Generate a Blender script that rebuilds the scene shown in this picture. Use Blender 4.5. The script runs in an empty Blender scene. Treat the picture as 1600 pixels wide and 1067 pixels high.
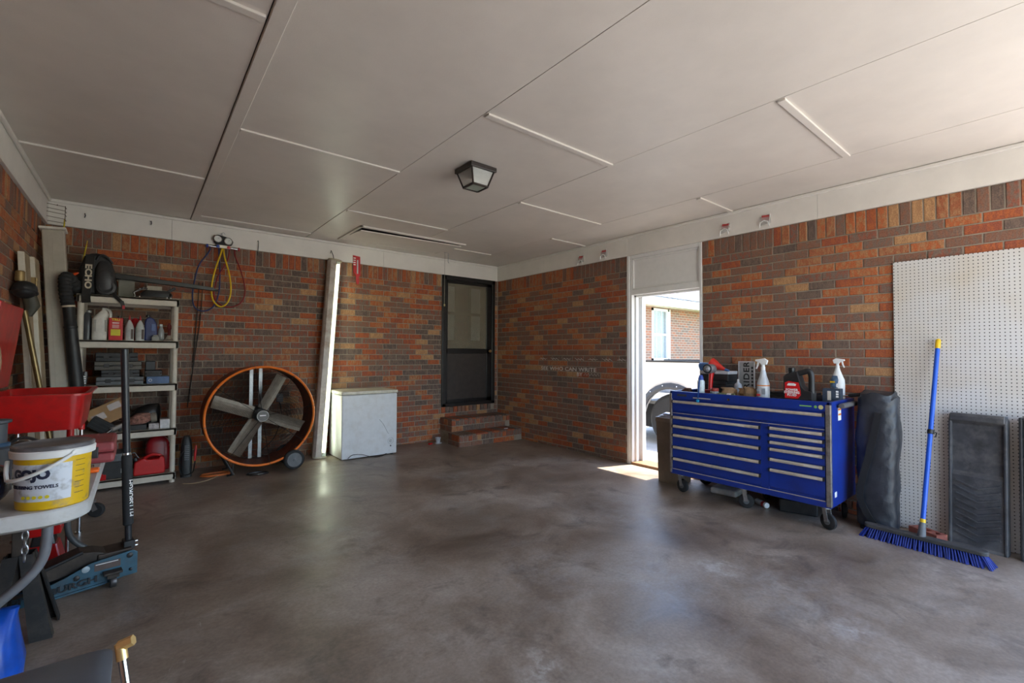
import bpy, math, random
import mathutils.noise as mnoise
from mathutils import Vector, Matrix, Euler
random.seed(7)
sc = bpy.context.scene
COL = sc.collection
PI = math.pi
# ------------------------------------------------------------------ camera
YAW, PITCH, ROLL, HC = .6809, .0260, .0045, 1.3643
fw = Vector((math.sin(YAW)*math.cos(PITCH), math.cos(YAW)*math.cos(PITCH), math.sin(PITCH)))
rt0 = Vector((math.cos(YAW), -math.sin(YAW), 0)); up0 = rt0.cross(fw)
rt = rt0*math.cos(ROLL) + up0*math.sin(ROLL); up = up0*math.cos(ROLL) - rt0*math.sin(ROLL)
cd = bpy.data.cameras.new('camera'); cam = bpy.data.objects.new('camera', cd); COL.objects.link(cam)
cd.sensor_width = 36; cd.lens = 718.18/1600*36; cd.clip_start = .05; cd.clip_end = 300
cam.matrix_world = Matrix(((rt.x, up.x, -fw.x, 0), (rt.y, up.y, -fw.y, 0), (rt.z, up.z, -fw.z, HC), (0, 0, 0, 1)))
sc.camera = cam
# ------------------------------------------------------------------ sky, sun, exposure
w = bpy.data.worlds.new('sky'); sc.world = w; w.use_nodes = True
nt = w.node_tree; bg = nt.nodes['Background']
sky = nt.nodes.new('ShaderNodeTexSky'); sky.sky_type = 'NISHITA'; sky.sun_disc = False
SUN = Vector((-.70, .20, -2.05)).normalized()
sky.sun_elevation = math.asin(-SUN.z); sky.sun_rotation = math.atan2(-SUN.x, -SUN.y)
sky.air_density = 1.0; sky.dust_density = .6
nt.links.new(sky.outputs[0], bg.inputs[0]); bg.inputs[1].default_value = .17
sl = bpy.data.lights.new('sun', 'SUN'); so = bpy.data.objects.new('sun', sl); COL.objects.link(so)
sl.energy = 3.2; sl.angle = .009; sl.color = (1, .93, .82)
so.rotation_euler = SUN.to_track_quat('-Z', 'Y').to_euler(); so.location = (8, -2, 9)
vs = sc.view_settings; vs.view_transform = 'Standard'; vs.look = 'None'; vs.gamma = 1; vs.use_curve_mapping = False
vs.exposure = 2.75
# ------------------------------------------------------------------ helpers
R, D, LW, H, T = 4.761, 6.270, -.7326, 2.845, 2.597
def zf(x): return .0135*(R-x)          # the slab falls a little towards the right wall
MATS = {}
def new_mat(name):
    m = bpy.data.materials.new(name); m.use_nodes = True; MATS[name] = m
    nt = m.node_tree; return m, nt, nt.nodes['Principled BSDF']
def N(nt, typ, **kw):
    n = nt.nodes.new(typ)
    for k, v in kw.items():
        if k.startswith('i_'):
            key = k[2:]; key = int(key) if key.isdigit() else key.replace('_', ' ')
            n.inputs[key].default_value = v
        else: setattr(n, k, v)
    return n
def ramp(nt, stops, interp='LINEAR'):
    r = nt.nodes.new('ShaderNodeValToRGB'); r.color_ramp.interpolation = interp
    e = r.color_ramp.elements
    while len(e) < len(stops): e.new(.5)
    for el, (p, c) in zip(e, stops):
        el.position = p; el.color = (*c, 1) if len(c) == 3 else c
    return r
def mixc(nt, fac, a, b, blend='MIX'):
    n = nt.nodes.new('ShaderNodeMix'); n.data_type = 'RGBA'; n.blend_type = blend
    for s, v in ((n.inputs[0], fac), (n.inputs[6], a), (n.inputs[7], b)):
        if hasattr(v, 'is_linked') or hasattr(v, 'links'): nt.links.new(v, s)
        elif isinstance(v, tuple): s.default_value = (*v, 1) if len(v) == 3 else v
        else: s.default_value = v
    return n.outputs[2]
def M(name, col, rough=.5, metal=0, var=.18, scale=14, dirt=None, damt=.35, bump=0, bscale=60, **kw):
    """painted / plastic / metal surface with mottled tone, optional dirt patches and fine relief"""
    if name in MATS: return MATS[name]
    m, nt, b = new_mat(name)
    tc = N(nt, 'ShaderNodeTexCoord')
    n1 = N(nt, 'ShaderNodeTexNoise', i_Scale=scale, i_Detail=5.0, i_Roughness=.6)
    nt.links.new(tc.outputs['Object'], n1.inputs['Vector'])
    lo = tuple(max(0, c*(1-var)) for c in col); hi = tuple(min(1, c*(1+var)) for c in col)
    r = ramp(nt, [(.3, lo), (.7, hi)]); nt.links.new(n1.outputs[0], r.inputs[0]); out = r.outputs[0]
    if dirt:
        n2 = N(nt, 'ShaderNodeTexNoise', i_Scale=scale*.6, i_Detail=8.0, i_Roughness=.7)
        nt.links.new(tc.outputs['Object'], n2.inputs['Vector'])
        r2 = ramp(nt, [(.48, (0, 0, 0)), (.68, (damt,)*3)]); nt.links.new(n2.outputs[0], r2.inputs[0])
        out = mixc(nt, r2.outputs[0], out, dirt)
    nt.links.new(out, b.inputs['Base Color'])
    b.inputs['Roughness'].default_value = rough; b.inputs['Metallic'].default_value = metal
    for k, v in kw.items(): b.inputs[k.replace('_', ' ')].default_value = v
    if bump:
        n3 = N(nt, 'ShaderNodeTexNoise', i_Scale=bscale, i_Detail=4.0); nt.links.new(tc.outputs['Object'], n3.inputs['Vector'])
        bp = N(nt, 'ShaderNodeBump', i_Strength=bump, i_Distance=.01); nt.links.new(n3.outputs[0], bp.inputs['Height'])
        nt.links.new(bp.outputs[0], b.inputs['Normal'])
    return m
def glass(name, col=(1, 1, 1), rough=.02, alpha=.25):
    if name in MATS: return MATS[name]
    m, nt, b = new_mat(name)
    n = N(nt, 'ShaderNodeTexNoise', i_Scale=6.0); r = ramp(nt, [(.3, tuple(c*.92 for c in col)), (.7, col)])
    nt.links.new(n.outputs[0], r.inputs[0]); nt.links.new(r.outputs[0], b.inputs['Base Color'])
    b.inputs['Roughness'].default_value = rough; b.inputs['Alpha'].default_value = alpha
    return m
def emit(name, col, s):
    m, nt, b = new_mat(name); b.inputs['Base Color'].default_value = (*col, 1)
    b.inputs['Emission Color'].default_value = (*col, 1); b.inputs['Emission Strength'].default_value = s
    return m
ORG = {}
def org(o): return ORG.get(o.name, Vector((0, 0, 0))) if o else Vector((0, 0, 0))
def tag(o, label=None, cat=None, group=None, kind=None):
    if label: o['label'] = label
    if cat: o['category'] = cat
    if group: o['group'] = group
    if kind: o['kind'] = kind
    return o
def thing(name, label, cat, loc=(0, 0, 0), rot=None, group=None):
    """Empty at a thing's base; parts are written in world coordinates unless the thing is turned (rot)"""
    o = bpy.data.objects.new(name, None); COL.objects.link(o); o.empty_display_size = .1
    o.location = loc
    if rot is not None: o.rotation_euler = rot if hasattr(rot, '__len__') else (0, 0, rot)
    else: ORG[o.name] = Vector(loc)
    return tag(o, label, cat, group)
def frame(axis):
    a = Vector(axis).normalized(); t = Vector((0, 0, 1)) if abs(a.z) < .9 else Vector((1, 0, 0))
    u = t.cross(a).normalized(); return u, a.cross(u)
class B:
    def __init__(s): s.v = []; s.f = []
    def add(s, v, f):
        k = len(s.v); s.v += [Vector(p) for p in v]; s.f += [tuple(i+k for i in q) for q in f]; return s
    def box(s, x0, x1, y0, y1, z0, z1):
        return s.add([(x, y, z) for z in (z0, z1) for y in (y0, y1) for x in (x0, x1)],
                     [(0, 2, 3, 1), (4, 5, 7, 6), (0, 1, 5, 4), (2, 6, 7, 3), (0, 4, 6, 2), (1, 3, 7, 5)])
    def obox(s, c, size, rot=(0, 0, 0)):
        m = Euler(rot).to_matrix(); h = [q/2 for q in size]; c = Vector(c)
        return s.add([c + m @ Vector((x*h[0], y*h[1], z*h[2])) for z in (-1, 1) for y in (-1, 1) for x in (-1, 1)],
                     [(0, 2, 3, 1), (4, 5, 7, 6), (0, 1, 5, 4), (2, 6, 7, 3), (0, 4, 6, 2), (1, 3, 7, 5)])
    def beam(s, p0, p1, wa, wb, side=(0, 0, 1)):
        p0, p1 = Vector(p0), Vector(p1); a = (p1-p0).normalized(); u = Vector(side).cross(a).normalized(); v = a.cross(u)
        pts = [p + u*(i*wa/2) + v*(j*wb/2) for p in (p0, p1) for i, j in ((-1, -1), (1, -1), (1, 1), (-1, 1))]
        return s.add(pts, [(3, 2, 1, 0), (4, 5, 6, 7)] + [(i, (i+1) % 4, 4+(i+1) % 4, 4+i) for i in range(4)])
    def prism(s, poly, axis, a, b):
        n = len(poly)
        def P(p, t): return {'x': (t, p[0], p[1]), 'y': (p[0], t, p[1]), 'z': (p[0], p[1], t)}[axis]
        v = [P(p, a) for p in poly] + [P(p, b) for p in poly]
        return s.add(v, [tuple(range(n))[::-1], tuple(range(n, 2*n))] + [(i, (i+1) % n, n+(i+1) % n, n+i) for i in range(n)])
    def rings(s, rings, caps=True, closed=False):
        n = len(rings[0]); v = [p for r in rings for p in r]; f = []
        m = len(rings)
        for k in range(m if closed else m-1):
            a, b = k*n, ((k+1) % m)*n
            f += [(a+i, a+(i+1) % n, b+(i+1) % n, b+i) for i in range(n)]
        if caps and not closed: f += [tuple(range(n))[::-1], tuple(range((m-1)*n, m*n))]
        return s.add(v, f)
    def cyl(s, p0, p1, r0, r1=None, n=16):
        p0, p1 = Vector(p0), Vector(p1); r1 = r0 if r1 is None else r1; u, v = frame(p1-p0)
        return s.rings([[p + (u*math.cos(t*2*PI/n) + v*math.sin(t*2*PI/n))*r for t in range(n)] for p, r in ((p0, r0), (p1, r1))])
    def stack(s, p0, axis, prof, n=20, sx=1, sy=1):
        """turned shape: prof = [(radius, distance along axis)]"""
        p0 = Vector(p0); a = Vector(axis).normalized(); u, v = frame(a)
        return s.rings([[p0 + a*h + (u*math.cos(t*2*PI/n)*sx + v*math.sin(t*2*PI/n)*sy)*max(r, 1e-4) for t in range(n)] for r, h in prof])
    def tube(s, pts, r, n=8, closed=False, flat=1):
        P = [Vector(p) for p in pts]; m = len(P); rs = r if isinstance(r, (list, tuple)) else [r]*m; out = []; u = None
        for i in range(m):
            a = (P[(i+1) % m]-P[i-1]) if closed else (P[min(i+1, m-1)]-P[max(i-1, 0)])
            a.normalize()
            if u is None: u, _ = frame(a)
            u = (u - a*u.dot(a)).normalized(); v = a.cross(u)
            out.append([P[i] + (u*math.cos(t*2*PI/n) + v*flat*math.sin(t*2*PI/n))*rs[i] for t in range(n)])
        return s.rings(out, closed=closed)
    def ring(s, c, axis, rad, r, n=48, k=6):
        u, v = frame(axis); c = Vector(c)
        return s.tube([c + (u*math.cos(i*2*PI/n) + v*math.sin(i*2*PI/n))*rad for i in range(n)], r, k, closed=True)
    def ball(s, c, rx, ry=None, rz=None, n=14, m=8):
        ry = ry or rx; rz = rz or rx; c = Vector(c)
        return s.rings([[c + Vector((rx*math.sin(p)*math.cos(t*2*PI/n), ry*math.sin(p)*math.sin(t*2*PI/n), -rz*math.cos(p))) for t in range(n)]
                        for p in [max(.02, min(PI-.02, PI*i/m)) for i in range(m+1)]])
    def loft(s, secs, n=20, e=2.6):
        """superellipse sections (cx, cy, z, rx, ry)"""
        def se(t): 
            c, q = math.cos(t), math.sin(t); return (math.copysign(abs(c)**(2/e), c), math.copysign(abs(q)**(2/e), q))
        return s.rings([[Vector((cx+rx*se(t*2*PI/n)[0], cy+ry*se(t*2*PI/n)[1], z)) for t in range(n)] for cx, cy, z, rx, ry in secs])
    def build(s, name, mat, parent=None, bevel=0, smooth=False, seg=2, fn=None, kind=None, label=None):
        o3 = org(parent)
        me = bpy.data.meshes.new(name); me.from_pydata([tuple((fn(p) if fn else p) - o3) for p in s.v], [], s.f); me.update()
        o = bpy.data.objects.new(name, me); COL.objects.link(o)
        if parent: o.parent = parent; ORG[o.name] = o3
        me.materials.append(mat)
        if smooth:
            for p in me.polygons: p.use_smooth = True
            me.set_sharp_from_angle(angle=math.radians(38))
        if bevel:
            bm = o.modifiers.new('bevel', 'BEVEL'); bm.width = bevel; bm.segments = seg; bm.limit_method = 'ANGLE'; bm.angle_limit = .7
        if kind: o['kind'] = kind
        if label: o['label'] = label
        return o
def arc(p0, p1, p2, n=10):
    p0, p1, p2 = Vector(p0), Vector(p1), Vector(p2)
    return [p0*(1-t)**2 + p1*2*t*(1-t) + p2*t*t for t in [i/n for i in range(n+1)]]
def spline(pts, n=6):
    P = [Vector(p) for p in pts]; out = []
    for i in range(len(P)-1):
        a, b, c, d = P[max(i-1, 0)], P[i], P[i+1], P[min(i+2, len(P)-1)]
        for k in range(n):
            t = k/n; out.append(.5*((2*b) + (c-a)*t + (2*a-5*b+4*c-d)*t*t + (3*b-a-3*c+d)*t**3))
    return out + [P[-1]]
def text(name, body, size, mat, parent, fn, bold=.0, ext=.0004, spacing=1.0):
    """flat lettering; fn maps text-plane (x, y, thickness) to the thing's coordinates"""
    c = bpy.data.curves.new(name, 'FONT'); c.body = body; c.size = size; c.extrude = ext; c.offset = bold
    c.align_x = 'CENTER'; c.align_y = 'CENTER'; c.resolution_u = 3; c.space_character = spacing
    t = bpy.data.objects.new(name, c); me = bpy.data.meshes.new_from_object(t); bpy.data.objects.remove(t)
    o3 = org(parent)
    for v in me.vertices: v.co = Vector(fn(*v.co)) - o3
    me.name = name; me.materials.clear(); me.materials.append(mat)
    o = bpy.data.objects.new(name, me); COL.objects.link(o); o.parent = parent
    return o
def struct(o): o['kind'] = 'structure'; return o
def one(b, name, mat, label, cat, group=None, **kw):
    """a thing that is one mesh, origin at its base"""
    lo = Vector((sum(p.x for p in b.v)/len(b.v), sum(p.y for p in b.v)/len(b.v), min(p.z for p in b.v)))
    b.v = [p-lo for p in b.v]; o = b.build(name, mat, **kw); o.location = lo
    return tag(o, label, cat, group)
# ------------------------------------------------------------------ surface materials
def brick_material():
    m, nt, b = new_mat('fired brick')
    a1 = N(nt, 'ShaderNodeAttribute', attribute_type='OBJECT', attribute_name='tone')
    a2 = N(nt, 'ShaderNodeAttribute', attribute_type='GEOMETRY', attribute_name='tone')
    geo = N(nt, 'ShaderNodeNewGeometry')
    s = N(nt, 'ShaderNodeMath', operation='ADD'); nt.links.new(a1.outputs['Fac'], s.inputs[0]); nt.links.new(a2.outputs['Fac'], s.inputs[1])
    k = s
    org_, red, tan, gry, drk = (.42, .11, .034), (.29, .075, .038), (.40, .205, .095), (.19, .125, .094), (.115, .08, .066)
    st = [(0, drk), (.07, gry), (.20, red), (.28, gry), (.42, (.235, .105, .064)), (.54, org_), (.63, tan), (.70, (.33, .105, .045)), (.79, gry), (.92, org_)]
    st2 = [(0, gry), (.07, drk), (.20, org_), (.28, red), (.42, gry), (.54, red), (.63, (.50, .28, .13)), (.70, tan), (.79, (.27, .10, .055)), (.92, tan)]
    r1, r2 = ramp(nt, st, 'CONSTANT'), ramp(nt, st2, 'CONSTANT')
    nt.links.new(k.outputs[0], r1.inputs[0]); nt.links.new(k.outputs[0], r2.inputs[0])
    mp = N(nt, 'ShaderNodeMapping'); mp.inputs['Scale'].default_value = (38, 38, 15); nt.links.new(geo.outputs['Position'], mp.inputs['Vector'])
    n1 = N(nt, 'ShaderNodeTexNoise', i_Scale=1.0, i_Detail=4.0, i_Roughness=.65); nt.links.new(mp.outputs[0], n1.inputs['Vector'])
    f = ramp(nt, [(.45, (0, 0, 0)), (.58, (.8, .8, .8))]); nt.links.new(n1.outputs[0], f.inputs[0])
    c = mixc(nt, f.outputs[0], r1.outputs[0], r2.outputs[0])
    n2 = N(nt, 'ShaderNodeTexNoise', i_Scale=130.0, i_Detail=3.0); nt.links.new(geo.outputs['Position'], n2.inputs['Vector'])
    f2 = ramp(nt, [(.35, (.72, .72, .72)), (.65, (1.15, 1.15, 1.15))]); nt.links.new(n2.outputs[0], f2.inputs[0])
    c = mixc(nt, 1.0, c, f2.outputs[0], 'MULTIPLY')
    nt.links.new(c, b.inputs['Base Color']); b.inputs['Roughness'].default_value = .85
    bp = N(nt, 'ShaderNodeBump', i_Strength=.35, i_Distance=.004); nt.links.new(n2.outputs[0], bp.inputs['Height']); nt.links.new(bp.outputs[0], b.inputs['Normal'])
    return m
def floor_material():
    m, nt, b = new_mat('worn concrete')
    geo = N(nt, 'ShaderNodeNewGeometry')
    def noise(sc_, det=6., rough=.6, dist=0., stretch=None):
        n = N(nt, 'ShaderNodeTexNoise', i_Scale=sc_, i_Detail=det, i_Roughness=rough, i_Distortion=dist)
        if stretch:
            mp = N(nt, 'ShaderNodeMapping'); mp.inputs['Scale'].default_value = stretch; mp.inputs['Rotation'].default_value = (0, 0, .5)
            nt.links.new(geo.outputs['Position'], mp.inputs['Vector']); nt.links.new(mp.outputs[0], n.inputs['Vector'])
        else: nt.links.new(geo.outputs['Position'], n.inputs['Vector'])
        return n
    a = noise(1.3, 8., .65, .4); r = ramp(nt, [(.33, (.135, .096, .068)), (.5, (.25, .195, .150)), (.67, (.39, .33, .275))]); nt.links.new(a.outputs[0], r.inputs[0])
    st = noise(2.6, 5., .7, .8); r2 = ramp(nt, [(.54, (0, 0, 0)), (.70, (.6, .6, .6))]); nt.links.new(st.outputs[0], r2.inputs[0])
    c = mixc(nt, r2.outputs[0], r.outputs[0], (.065, .048, .038))
    sw = noise(1.5, 10., .75, .5, (1, 3, 1)); r3 = ramp(nt, [(.52, (0, 0, 0)), (.74, (.42, .42, .42))]); nt.links.new(sw.outputs[0], r3.inputs[0])
    c = mixc(nt, r3.outputs[0], c, (.32, .295, .27))
    sp = noise(2.1, 9., .8, 1.6); r5 = ramp(nt, [(.64, (0, 0, 0)), (.71, (.75, .75, .75))]); nt.links.new(sp.outputs[0], r5.inputs[0])
    c = mixc(nt, r5.outputs[0], c, (.52, .48, .43))
    brn = noise(9., 9., .75, .6); brk = ramp(nt, [(.42, (.12,)*3), (.60, (1, 1, 1))]); nt.links.new(brn.outputs[0], brk.inputs[0])
    for (px, py, rad, col, amt) in ((1.328, 1.418, .09, (.55, .52, .48), .8), (2.833, 1.451, .10, (.50, .48, .45), .7), (2.875, 1.081, .22, (.36, .34, .32), .5), (2.716, .684, .10, (.5, .48, .46), .5), (1.10, 4.03, .14, (.42, .38, .34), .55), (1.16, 3.35, .16, (.42, .38, .34), .5), (1.18, 2.75, .16, (.40, .37, .33), .5),
                                (2.60, 4.30, .16, (.40, .37, .34), .55), (1.04, 3.53, .15, (.035, .027, .022), .7), (.06, 2.93, .10, (.06, .035, .028), .6), (2.1, 3.45, .22, (.36, .33, .30), .4), (-.02, 3.0, .12, (.40, .38, .36), .35), (2.0, 2.0, .28, (.38, .35, .33), .4), (2.4, 1.55, .25, (.38, .36, .34), .4), (3.2, 2.6, .3, (.36, .34, .32), .4), (1.7, 1.2, .12, (.42, .39, .36), .4)):
        wob = N(nt, 'ShaderNodeVectorMath', operation='SCALE'); nt.links.new(st.outputs['Color'], wob.inputs[0]); wob.inputs[3].default_value = rad*4
        av = N(nt, 'ShaderNodeVectorMath', operation='ADD'); nt.links.new(geo.outputs['Position'], av.inputs[0]); nt.links.new(wob.outputs[0], av.inputs[1])
        mz = N(nt, 'ShaderNodeVectorMath', operation='MULTIPLY'); nt.links.new(av.outputs[0], mz.inputs[0]); mz.inputs[1].default_value = (1, 1, 0)
        dd = N(nt, 'ShaderNodeVectorMath', operation='DISTANCE'); nt.links.new(mz.outputs[0], dd.inputs[0]); dd.inputs[1].default_value = (px+rad*2, py+rad*2, 0)
        dv = N(nt, 'ShaderNodeMath', operation='DIVIDE'); nt.links.new(dd.outputs['Value'], dv.inputs[0]); dv.inputs[1].default_value = rad*1.6
        rq = ramp(nt, [(.35, (amt,)*3), (1.0, (0, 0, 0))]); nt.links.new(dv.outputs[0], rq.inputs[0])
        c = mixc(nt, mixc(nt, 1.0, rq.outputs[0], brk.outputs[0], 'MULTIPLY'), c, col)
    fine = noise(60., 4.); r4 = ramp(nt, [(.3, (.82, .82, .82)), (.7, (1.12, 1.12, 1.12))]); nt.links.new(fine.outputs[0], r4.inputs[0])
    c = mixc(nt, 1.0, c, r4.outputs[0], 'MULTIPLY'); nt.links.new(c, b.inputs['Base Color'])
    rr = ramp(nt, [(.3, (.30,)*3), (.7, (.54,)*3)]); nt.links.new(a.outputs[0], rr.inputs[0]); nt.links.new(rr.outputs[0], b.inputs['Roughness'])
    bp = N(nt, 'ShaderNodeBump', i_Strength=.12, i_Distance=.004); nt.links.new(sw.outputs[0], bp.inputs['Height']); nt.links.new(bp.outputs[0], b.inputs['Normal'])
    return m
BRICK = brick_material(); FLOOR = floor_material()
MORTAR = M('mortar', (.30, .25, .195), .95, bump=.4, bscale=90)
PAINT = M('ceiling paint', (.71, .655, .59), .42, var=.05, scale=3, bump=.06, bscale=130)
TRIM = M('white trim paint', (.80, .76, .70), .5, var=.05, scale=4, dirt=(.6, .56, .5), damt=.08)
GAPD = M('dark gap', (.05, .04, .035), .9)
FRAME = M('door frame paint', (.80, .79, .77), .45, var=.03)
BLACK = M('black paint', (.012, .011, .011), .35, var=.3)
BLACKP = M('black plastic', (.014, .014, .015), .5, var=.3, dirt=(.055, .05, .045), damt=.35)
RUBBER = M('rubber', (.02, .02, .021), .8)
CHROME = M('chrome', (.6, .6, .6), .18, 1)
STEEL = M('galvanised steel', (.42, .43, .44), .38, .9, dirt=(.2, .16, .12))
GREY = M('grey plastic', (.12, .125, .13), .55)
RED = M('red enamel', (.52, .008, .008), .28, var=.15, dirt=(.2, .02, .015), damt=.5)
WHITEP = M('white plastic', (.75, .75, .73), .4, var=.06)
YELLOW = M('yellow plastic', (.75, .47, .01), .45)
# ------------------------------------------------------------------ floor, ground
b = B(); NX = 8
x0, x1, y0, y1 = LW-.2, R+.25, -1.3, D+.2
b.add([(x0, y0, zf(x0)), (x1, y0, zf(x1)), (x1, y1, zf(x1)), (x0, y1, zf(x0)), (x0, y0, -.15), (x1, y0, -.15), (x1, y1, -.15), (x0, y1, -.15)],
      [(0, 1, 2, 3), (7, 6, 5, 4), (0, 4, 5, 1), (1, 5, 6, 2), (2, 6, 7, 3), (3, 7, 4, 0)])
struct(b.build('floor', FLOOR))
DRIVE = M('driveway concrete', (.52, .49, .45), .9, var=.15, scale=2, dirt=(.3, .27, .23), bump=.3)
GRASS = M('lawn', (.09, .13, .04), .95, var=.4, scale=3, bump=.5)
struct(B().box(-9, 11.4, -14, -.6, -.3, -.10).build('driveway', DRIVE))
struct(B().box(R+.2, 11.4, -.6, 11, -.3, -.10).build('side_paving', M('weathered paving', (.50, .47, .43), .9, var=.2, scale=2, bump=.3)))
struct(B().box(-60, 60, -60, 60, -.5, -.32).build('lawn', GRASS))
# ------------------------------------------------------------------ brick walls
def brick_mesh(name, L, Hh, d=.045):
    l, h, c = L/2, Hh/2, .0035
    v = [(-l, d, -h), (l, d, -h), (l, d, h), (-l, d, h), (-l, c, -h), (l, c, -h), (l, c, h), (-l, c, h), (-l+c, 0, -h+c), (l-c, 0, -h+c), (l-c, 0, h-c), (-l+c, 0, h-c)]
    f = [(8, 9, 10, 11)] + [(4+i, 4+(i+1) % 4, 8+(i+1) % 4, 8+i) for i in range(4)] + [(i, (i+1) % 4, 4+(i+1) % 4, 4+i) for i in range(4)]
    return v, f
CW, CH, JT, SOLD = .2045, .0764, .0095, .0734
BM = {}
def shared_brick(L, Hh):
    k = (round(L, 3), round(Hh, 3))
    if k not in BM:
        v, f = brick_mesh('brick', *k); me = bpy.data.meshes.new('brick'); me.from_pydata(v, [], f); me.materials.append(BRICK); BM[k] = me
    return BM[k]
def layout(u0, u1, ztop, zbot, holes, soldier=True, shift=0.):
    """[(u, z, length, height)] in running bond, cut round the holes (ua, ub, za, zb)"""
    out = []
    def row(za, zb, pitch, off):
        spans = [(u0, u1)]
        for ua, ub, ha, hb in holes:
            if hb > za+.02 and ha < zb-.02:
                ns = []
                for a, c in spans:
                    if ub <= a or ua >= c: ns.append((a, c)); continue
                    if ua > a+.03: ns.append((a, ua))
                    if ub < c-.03: ns.append((ub, c))
                spans = ns
        for a, c in spans:
            k = math.floor((a-off)/pitch); u = off + k*pitch
            while u < c:
                p, q = max(u, a), min(u+pitch, c); L = q-p-JT
                if L > .025: out.append(((p+q)/2, (za+zb)/2, L, zb-za-JT))
                u += pitch
    z = ztop
    if soldier: row(ztop-.187, ztop, SOLD, shift); z = ztop-.187
    k = 0
    while z > zbot+.03:
        za = max(z-CH, zbot); row(za, z, CW, shift + (CW/2 if k % 2 else 0)); z -= CH; k += 1
    return out
CAMP = Vector((0, 0, HC))
def proj(p):
    d = Vector(p)-CAMP; wz = d.dot(fw)
    if wz < .1: return None
    return 800+718.18*d.dot(rt)/wz, 533.5-718.18*d.dot(up)/wz, wz
def lay_bricks(parent, lay, place, rotz, hidden=lambda u, z: False, limit=300):
    """the bricks that show largest are parts of their own; the rest are one joined part"""
    rank = []
    for it in lay:
        p = place(it[0], it[1], 0); q = proj(p); s = 0
        if q and -20 < q[0] < 1620 and -20 < q[1] < 1087 and not hidden(it[0], it[1]): s = it[2]/q[2]*it[3]/q[2]
        rank.append((s, it, p))
    rank.sort(key=lambda r: -r[0]); V, Fc, tone = [], [], []
    rm = Euler((0, 0, rotz)).to_matrix()
    for i, (s, (u, z, L, Hh), p) in enumerate(rank):
        out = random.uniform(-.0022, .0022); p = Vector(place(u, z, out)); t = min(.999, max(0, random.random()*.94 + .03 + .5*mnoise.noise(Vector(p)*.9)))
        if i < limit and s > 0:
            o = bpy.data.objects.new('brick', shared_brick(L, Hh)); COL.objects.link(o); o.parent = parent
            o.location = p - org(parent); o.rotation_euler = (0, 0, rotz); o['tone'] = t
        else:
            v, f = brick_mesh('', L, Hh); k = len(V); V += [tuple(rm @ Vector(c) + p - org(parent)) for c in v]; Fc += [tuple(a+k for a in q) for q in f]; tone += [t]*len(f)
    if V:
        me = bpy.data.meshes.new('bricks'); me.from_pydata(V, [], Fc); me.materials.append(BRICK)
        at = me.attributes.new('tone', 'FLOAT', 'FACE'); at.data.foreach_set('value', tone)
        o = bpy.data.objects.new('brickwork', me); COL.objects.link(o); o.parent = parent; o['kind'] = 'stuff'
DY0, DY1 = 2.583, 3.578        # side doorway in the right wall
BX0, BX1, BZ0 = 3.665, 4.69, .525   # back door
m_ = .006
wr = B().box(R+m_, R+.2, DY1, D+.2, -.1, H+.1).box(R+m_, R+.2, -.06, DY0, -.1, H+.1).box(R+m_, R+.2, DY0, DY1, T, H+.1)
wall_right = struct(wr.build('wall_right', MORTAR))
wb = B().box(LW-.2, BX0, D+m_, D+.2, -.1, H+.1).box(BX1, R+m_, D+m_, D+.2, -.1, H+.1).box(BX0, BX1, D+m_, D+.2, -.1, BZ0).box(BX0, BX1, D+m_, D+.2, T, H+.1)
wall_back = struct(wb.build('wall_back', MORTAR))
wall_left = struct(B().box(LW-.2, LW-m_, -1.2, D, -.1, H+.1).build('wall_left', MORTAR))
wall_front_unseen = struct(B().box(LW-.2, .9, -1.4, -1.2, -.1, H+.1).build('wall_front_unseen', MORTAR))  # unseen front wall, its extent set to hold light off the left side
def hid_r(y, z): return (z < 2.1 and y < .93) or (z < .97 and 1.25 < y < 2.55) or (z < 1.0 and .9 < y < 1.25)
lay_bricks(wall_right, layout(-.06, D, T, 0, [(DY0, DY1, 0, 3)], shift=.02), lambda u, z, o: (R-o, u, z), -PI/2, hid_r)
def hid_b(x, z): return (x < .3 and z < 1.4) or (1.9 < x < 2.65 and z < .85) or (x > 3.6 and z < .36)
lay_bricks(wall_back, layout(LW, R, T, 0, [(BX0, BX1, BZ0-.10, 3)], shift=.05), lambda u, z, o: (u, D-o, z), 0, hid_b)
b_ = [(BX0+(i+.5)*SOLD, BZ0-.05, SOLD-JT, .09) for i in range(int((BX1-BX0)/SOLD))]
lay_bricks(wall_back, b_, lambda u, z, o: (u, D-.012-o, z), 0)
lay_bricks(wall_left, layout(-1.2, D, T, 0, [], shift=.1), lambda u, z, o: (LW+o, u, z), PI/2, lambda y, z: z < 1.75)
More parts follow.
